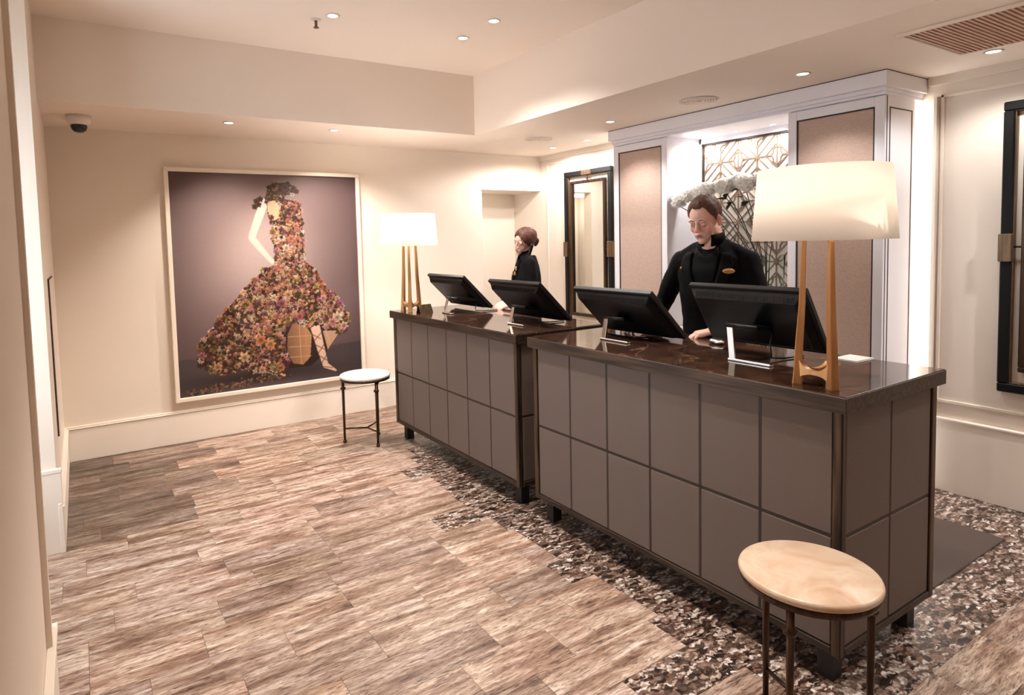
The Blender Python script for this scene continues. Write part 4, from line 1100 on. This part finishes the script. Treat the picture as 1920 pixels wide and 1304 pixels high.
def person(cfg):
    T = thing('person', cfg['label'], 'person', cfg['loc'], cfg['rot'])
    toL = Matrix.Translation(Vector(cfg['loc'])) @ Matrix.Rotation(cfg['rot'], 4, 'Z'); toL = toL.inverted()
    L = lambda p: toL @ Vector(p)
    D = lambda p: toL.to_3x3() @ Vector(p)
    hs = cfg['head_scale']
    hc = L(cfg['head']); hy = cfg['head_yaw'] - cfg['rot']
    X = Matrix.Translation(hc) @ Matrix.Rotation(hy, 4, 'Z') @ Matrix.Rotation(cfg['head_roll'], 4, 'Y') @ Matrix.Rotation(-cfg['head_pitch'], 4, 'X') @ Matrix.Scale(hs, 4)
    secs = cfg['torso']
    def tor(z, a, off=0.0):
        cx_ = interp([(q[0], q[3]) for q in secs], z); cy_ = interp([(q[0], q[4]) for q in secs], z)
        rx, ry = interp([(q[0], q[1]) for q in secs], z) + off, interp([(q[0], q[2]) for q in secs], z) + off
        sa, ca = math.sin(a), math.cos(a); pw = 2 / 2.4
        return Vector((cx_ + rx * math.copysign(abs(sa) ** pw, sa), cy_ + ry * math.copysign(abs(ca) ** pw, ca), z))
    shR, elR, wrR = [L(p) for p in cfg['armR']]; shL, elL, wrL = [L(p) for p in cfg['armL']]
    # --- continuous body
    mb = MB(); head_parts(mb, X, hs, cfg['female'])
    nb = Vector((secs[-1][3], secs[-1][4], secs[-1][0])); nr = cfg['neck']
    up_ = X @ Vector((0, -.022, -.045))
    chain(mb, [nb - Vector((0, 0, .06)), nb, up_], [nr * 1.2, nr * 1.06, nr])
    loft(mb, [((q[3], q[4], q[0]), q[1] * .86, q[2] * .86) for q in secs if q[0] < nb.z - .03])
    ar = cfg['arm_r']
    for sh, el, wr in ((shR, elR, wrR), (shL, elL, wrL)): chain(mb, [sh, el, wr], [ar * .82, ar * .62, ar * .42])
    hb = cfg['hip']
    for sg in (-1, 1): chain(mb, [(sg * .095, 0, hb), (sg * .10, .01, .50), (sg * .10, -.015, .09), (sg * .105, .10, .05)], [.085, .052, .035, .03])
    for wr, (d, up, th, cu) in ((wrR, cfg['handR']), (wrL, cfg['handL'])): hand(mb, wr, D(d), D(up), th, cfg['hand_scale'], cu)
    me = remesh(mb, cfg['voxel'], 5, .5)
    inv = X.inverted(); skin_colour(me, inv, hs, cfg['skin'], cfg['lip'], cfg['blush'])
    me.materials.append(M['skin']); me.name = 'body'; body = me; link(bpy.data.objects.new('body', me), T)
    # --- jacket
    mb = MB(); loft(mb, [((q[3], q[4] - (cfg['vopen'] * max(0, (q[0] - nb.z + .11) / .09)), q[0]), q[1], q[2]) for q in secs if q[0] < nb.z - .015])
    for sh, el, wr, sg in ((shR, elR, wrR, 1), (shL, elL, wrL, -1)):
        e2 = el.lerp(wr, .92); chain(mb, [sh, sh.lerp(el, .5) + Vector((sg * .006, 0, 0)), el, el.lerp(wr, .5), e2], [ar * 1.12, ar * 1.0, ar * .86, ar * .78, ar * .66])
        chain(mb, [sh.lerp(nb, .75), sh], [ar * .55, ar * 1.02])
    me = remesh(mb, .009, 6, .5)
    tx = bpy.data.textures.new('cloth_folds', 'CLOUDS'); tx.noise_scale = .09
    me.materials.append(M['suit']); jk = bpy.data.objects.new('jacket', me); link(jk, T)
    dm = jk.modifiers.new('folds', 'DISPLACE'); dm.texture = tx; dm.strength = .012; dm.mid_level = .5
    # shirt front, lapels, collar
    zt, zb = cfg['vtop'], cfg['vbot']
    def patch(name, edge0, edge1, off0, off1, mat, n=18, m=6, ztop=None, drop=0.0):
        vs, fs = [], []
        for i in range(n + 1):
            zi = zb + ((ztop or zt) - zb) * i / n
            for lay in (0, 1):
                for j in range(m + 1):
                    z = zi - drop * (i / n) ** 2 * (1 - abs(2 * j / m - 1))
                    a = edge0(i / n) + (edge1(i / n) - edge0(i / n)) * j / m; vs.append(tor(z, a, (off0 if lay else -.004) + (off1 - off0) * (j / m if lay else 0)))
        w_ = 2 * (m + 1)
        for i in range(n):
            for j in range(m):
                fs.append((i * w_ + m + 1 + j, i * w_ + m + 2 + j, (i + 1) * w_ + m + 2 + j, (i + 1) * w_ + m + 1 + j)); fs.append((i * w_ + j + 1, i * w_ + j, (i + 1) * w_ + j, (i + 1) * w_ + j + 1))
            fs.append((i * w_, i * w_ + m + 1, (i + 1) * w_ + m + 1, (i + 1) * w_)); fs.append((i * w_ + m, (i + 1) * w_ + m, (i + 1) * w_ + 2 * m + 1, i * w_ + 2 * m + 1))
        fs.append(tuple(range(m + 1)) + tuple(range(2 * m + 1, m, -1))); q = n * w_
        fs.append((tuple(range(m + 1)) + tuple(range(2 * m + 1, m, -1)))[::-1]) if False else fs.append(tuple(q + k for k in (list(range(m + 1)) + list(range(2 * m + 1, m, -1)))[::-1]))
        return MB().add(vs, fs, True).build(name, mat, T)
    vw = cfg['vwidth']
    patch('shirt_front', lambda u_: -vw * (.08 + .92 * u_), lambda u_: vw * (.08 + .92 * u_), .008, .008, M['shirt'], ztop=zt + .035, drop=.06)
    for sg in (-1, 1):
        patch('lapel', lambda u_, sg=sg: sg * vw * (.06 + .9 * u_), lambda u_, sg=sg: sg * (vw * (.06 + .9 * u_) + .10 + .42 * u_ * (1 if u_ < .86 else .75)), .016, .013, M['suit'])
    cl = MB(); npts = 28; v_, f_ = [], []
    for k in range(npts + 1):
        a0_ = .22 + cfg['vopen'] * 4; a = a0_ + (2 * math.pi - 2 * a0_) * k / npts
        for rr, zz in ((nr * 1.02, -.02), (nr * 1.05, .026), (nr * 1.10, .026), (nr * 1.24, -.026)):
            tl_ = zz + (-.018 * math.cos(a) if zz > 0 else -.034 * math.cos(a)); v_.append(nb + Vector((math.sin(a) * rr, math.cos(a) * rr * 1.05 + .006, tl_)))
    for k in range(npts):
        for j in range(4): f_.append((k * 4 + j, k * 4 + (j + 1) % 4, k * 4 + 4 + (j + 1) % 4, k * 4 + 4 + j))
    f_ += [(3, 2, 1, 0), (npts * 4, npts * 4 + 1, npts * 4 + 2, npts * 4 + 3)]
    cl.add(v_, f_, True).build('shirt_collar', M['shirt'], T)
    for k in range(2): 
        p = tor(zb - .02 - .11 * k, .0, .012); MB().ball(p, (.009, .004, .009)).build('button', M['plastic2'], T)
    # badge and pin
    for kind, z, a, sc_ in cfg['badges']:
        p = tor(z, a, .021); n_ = (tor(z, a, .05) - tor(z, a, .0)).normalized()
        rot = n_.to_track_quat('Y', 'Z').to_matrix()
        bo = MB().ball(p, (.034 * sc_[0], .004, .015 * sc_[1]), 24, 8, rot).build('name_badge' if kind else 'lapel_pin', M['badge'], T)
        if kind:
            tm = MB()
            for q in range(5): tm.bar(p + rot @ Vector((-.016 + q * .0075, .0042, -.004)), p + rot @ Vector((-.016 + q * .0075, .0042, .004 - .003 * (q % 2))), .0022, .001, up=n_)
            tm.build('lettering', M['badge_ink'], bo)
    # trousers and shoes
    mb = MB(); loft(mb, [((0, 0, hb - .12), .175, .125), ((0, 0, hb), .178, .128), ((0, 0, hb + .10), .165, .118)])
    for sg in (-1, 1): chain(mb, [(sg * .095, 0, hb - .02), (sg * .10, .012, .50), (sg * .10, -.012, .10)], [.105, .075, .062])
    me = remesh(mb, .012, 4); me.materials.append(M['suit']); link(bpy.data.objects.new('trousers', me), T)
    for sg in (-1, 1):
        mb = MB(); chain(mb, [(sg * .10, -.04, .045), (sg * .104, .06, .045), (sg * .108, .15, .035)], [.044, .045, .034]); mb.box(sg * .104 - .04, sg * .104 + .04, -.07, .17, 0, .02)
        me = remesh(mb, .007, 4)
        z_ = np.empty(len(me.vertices) * 3); me.vertices.foreach_get('co', z_); z_ = z_.reshape(-1, 3); z_[:, 2] = np.maximum(z_[:, 2], 0.001); me.vertices.foreach_set('co', z_.ravel()); me.update()
        me.materials.append(M['black']); link(bpy.data.objects.new('shoe', me), T)
    # hair, brows, lashes
    cfg['hair'](X, hs, T)
    from mathutils.bvhtree import BVHTree
    bvh = BVHTree.FromPolygons([v.co[:] for v in body.vertices], [tuple(p.vertices) for p in body.polygons])
    fwd = (X.to_3x3() @ Vector((0, -1, 0))).normalized()
    def on_skin(x, z, lift):
        h = bvh.ray_cast(X @ Vector((x, .2, z)), fwd)
        return (h[0] + h[1] * lift) if h[0] is not None else X @ Vector((x, .08, z))
    for sg in (-1, 1):
        pts = [on_skin(sg * (.013 + .033 * q), .0205 + .0065 * math.sin(q * 2.5) - .003 * q, .0004) for q in (0, .2, .4, .6, .8, 1)]
        MB().tube(pts, [.0014 * hs, .0024 * hs, .0026 * hs, .0022 * hs, .0016 * hs, .0006 * hs], 8).build('eyebrow', cfg['hair_mat'], T)
        pts = [on_skin(sg * (.018 + .025 * q), -.0075 - .0035 * math.sin(q * 3.1), .0002) for q in (0, .2, .4, .6, .8, 1)]
        MB().tube(pts, [.0004 * hs, .0009 * hs, .0011 * hs, .0011 * hs, .0010 * hs, .0005 * hs], 6).build('eyelashes', M['darkbead'], T)
    return T, X, L, tor

def man_hair(X, s, T):
    tab = [(0, .92), (.3, .93), (.52, .86), (.72, 1.0), (.9, 1.3), (1.08, 1.56), (1.35, 1.92), (1.62, 1.62), (1.95, 2.02), (2.5, 2.22), (3.15, 2.3)]
    def line(a):
        a = a if a <= math.pi else 2 * math.pi - a; return interp(tab, a)
    def th(a, u_):
        f_ = math.cos(a) * .5 + .5; sd = abs(math.sin(a)); return .001 + (.009 + .009 * f_) * (1 - u_ ** 4) ** .8 - .006 * sd * min(1, u_ * 1.6) * (1 - .3 * u_)
    hair_cap(X, s, line, th, .0011, 3).build('hair', M['hair_m'], T)

def woman_hair(X, s, T):
    tab = [(0, .98), (.35, 1.08), (.7, 1.38), (1.0, 1.75), (1.3, 2.1), (1.6, 2.25), (2.2, 2.38), (3.15, 2.42)]
    def line(a):
        a = a if a <= math.pi else 2 * math.pi - a; return interp(tab, a)
    def th(a, u_):
        return .006 + .005 * math.sin(min(1, u_) * 2.6) + (-.006 if abs(math.sin(a)) < .08 and math.cos(a) > 0 else 0)
    h = hair_cap(X, s, line, th, .0010, 8, .95); h.build('hair', M['hair_w'], T)
    mb = MB(); r = random.Random(4)
    for k in range(14):
        a = 2 * math.pi * k / 14; mb.ball(X @ Vector((.020 * math.cos(a), -.128 + .010 * math.sin(a * 2), -.048 + .026 * math.sin(a))), .018 * s, 10, 7)
    mb.ball(X @ Vector((0, -.126, -.048)), .028 * s, 12, 8)
    me = remesh(mb, .004, 2); me.materials.append(M['hair_w']); link(bpy.data.objects.new('hair_bun', me), T)

# man between the two near monitors
MAN = dict(label='man in black suit and black shirt looking down behind near desk', loc=(1.0, 1.28, 0), rot=math.radians(104),
    head=(0.925, 1.290, 1.735), head_yaw=math.radians(100), head_pitch=math.radians(19), head_roll=0.02, head_scale=1.06, female=False,
    torso=[(.84, .192, .140, 0, 0), (.98, .182, .128, 0, 0), (1.14, .180, .126, 0, .005), (1.30, .198, .132, 0, .012), (1.43, .205, .128, 0, .012), (1.512, .182, .108, 0, .010), (1.568, .128, .088, 0, .014), (1.613, .085, .078, 0, .022), (1.636, .072, .072, 0, .026)],
    armR=[(.950, 1.470, 1.487), (.925, 1.612, 1.205), (.690, 1.545, 1.135)], armL=[(1.048, 1.090, 1.487), (1.015, 0.985, 1.200), (.775, 1.105, 1.120)],
    handR=((-1, -.1, -.12), (0, 0, 1), -1, (.2, .3, .3)), handL=((-.83, .55, -.22), (.1, 0, 1), 1, (.22, .42, .35)),
    arm_r=.062, neck=.060, hip=.93, hand_scale=1.12, voxel=.0036, skin=(232, 186, 170), lip=(186, 112, 100), blush=(222, 140, 120),
    vtop=1.545, vbot=1.20, vwidth=.46, badges=[(1, 1.440, -.60, (1, 1)), (0, 1.455, .66, (.2, .5))], vopen=.028, hair=man_hair, hair_mat=M['hair_m'])
person(MAN)
WOM = dict(label='woman in black jacket holding a handset between ear and shoulder', loc=(0.985, 3.085, 0), rot=math.radians(54),
    head=(0.945, 3.080, 1.634), head_yaw=math.radians(97), head_pitch=math.radians(17), head_roll=math.radians(-22), head_scale=.935, female=True,
    torso=[(.80, .175, .125, 0, 0), (.92, .150, .108, 0, 0), (1.08, .142, .102, 0, .005), (1.22, .155, .122, 0, .018), (1.34, .160, .116, 0, .014), (1.42, .145, .096, 0, .008), (1.475, .102, .080, 0, .010), (1.515, .070, .066, 0, .018), (1.535, .056, .056, 0, .024)],
    armR=[(1.065, 3.200, 1.385), (.985, 3.290, 1.140), (.800, 3.215, 1.122)], armL=[(.908, 2.972, 1.452), (.930, 2.925, 1.150), (.810, 3.060, 1.118)],
    handR=((-.75, -.62, -.2), (0, 0, 1), -1, (.25, .4, .3)), handL=((-.80, .55, -.2), (0, 0, 1), 1, (.25, .4, .35)),
    arm_r=.050, neck=.047, hip=.88, hand_scale=.95, voxel=.0036, skin=(236, 190, 172), lip=(196, 106, 104), blush=(232, 156, 144),
    vtop=1.475, vbot=1.20, vwidth=.46, badges=[(0, 1.412, -.66, (.22, 1.3)), (0, 1.372, -.40, (.20, 1.2)), (0, 1.372, -.72, (.20, 1.2))], vopen=.010, hair=woman_hair, hair_mat=M['hair_w'])
wt, wX, wL, wtor = person(WOM)
# handset at her left ear
hs_ = thing('phone_handset', 'black telephone handset held at the ear of the woman', 'phone', tuple(wt.location), wt.rotation_euler[2])
mb = MB(); pe = wX @ Vector((-.092, .0, -.012)); pm = wX @ Vector((-.066, .070, -.125)); ctl = wX @ Vector((-.104, .030, -.070))
chain(mb, [pe, ctl, pm], [.019, .014, .019])
me = remesh(mb, .004, 3); me.materials.append(M['plastic']); link(bpy.data.objects.new('grip', me), hs_)
MB().ball(pe + (wX.to_3x3() @ Vector((.008, 0, 0))), (.018, .02, .022)).build('earpiece', M['plastic'], hs_)
MB().ball(pm + (wX.to_3x3() @ Vector((.006, 0, 0))), (.017, .019, .02)).build('mouthpiece', M['plastic'], hs_)
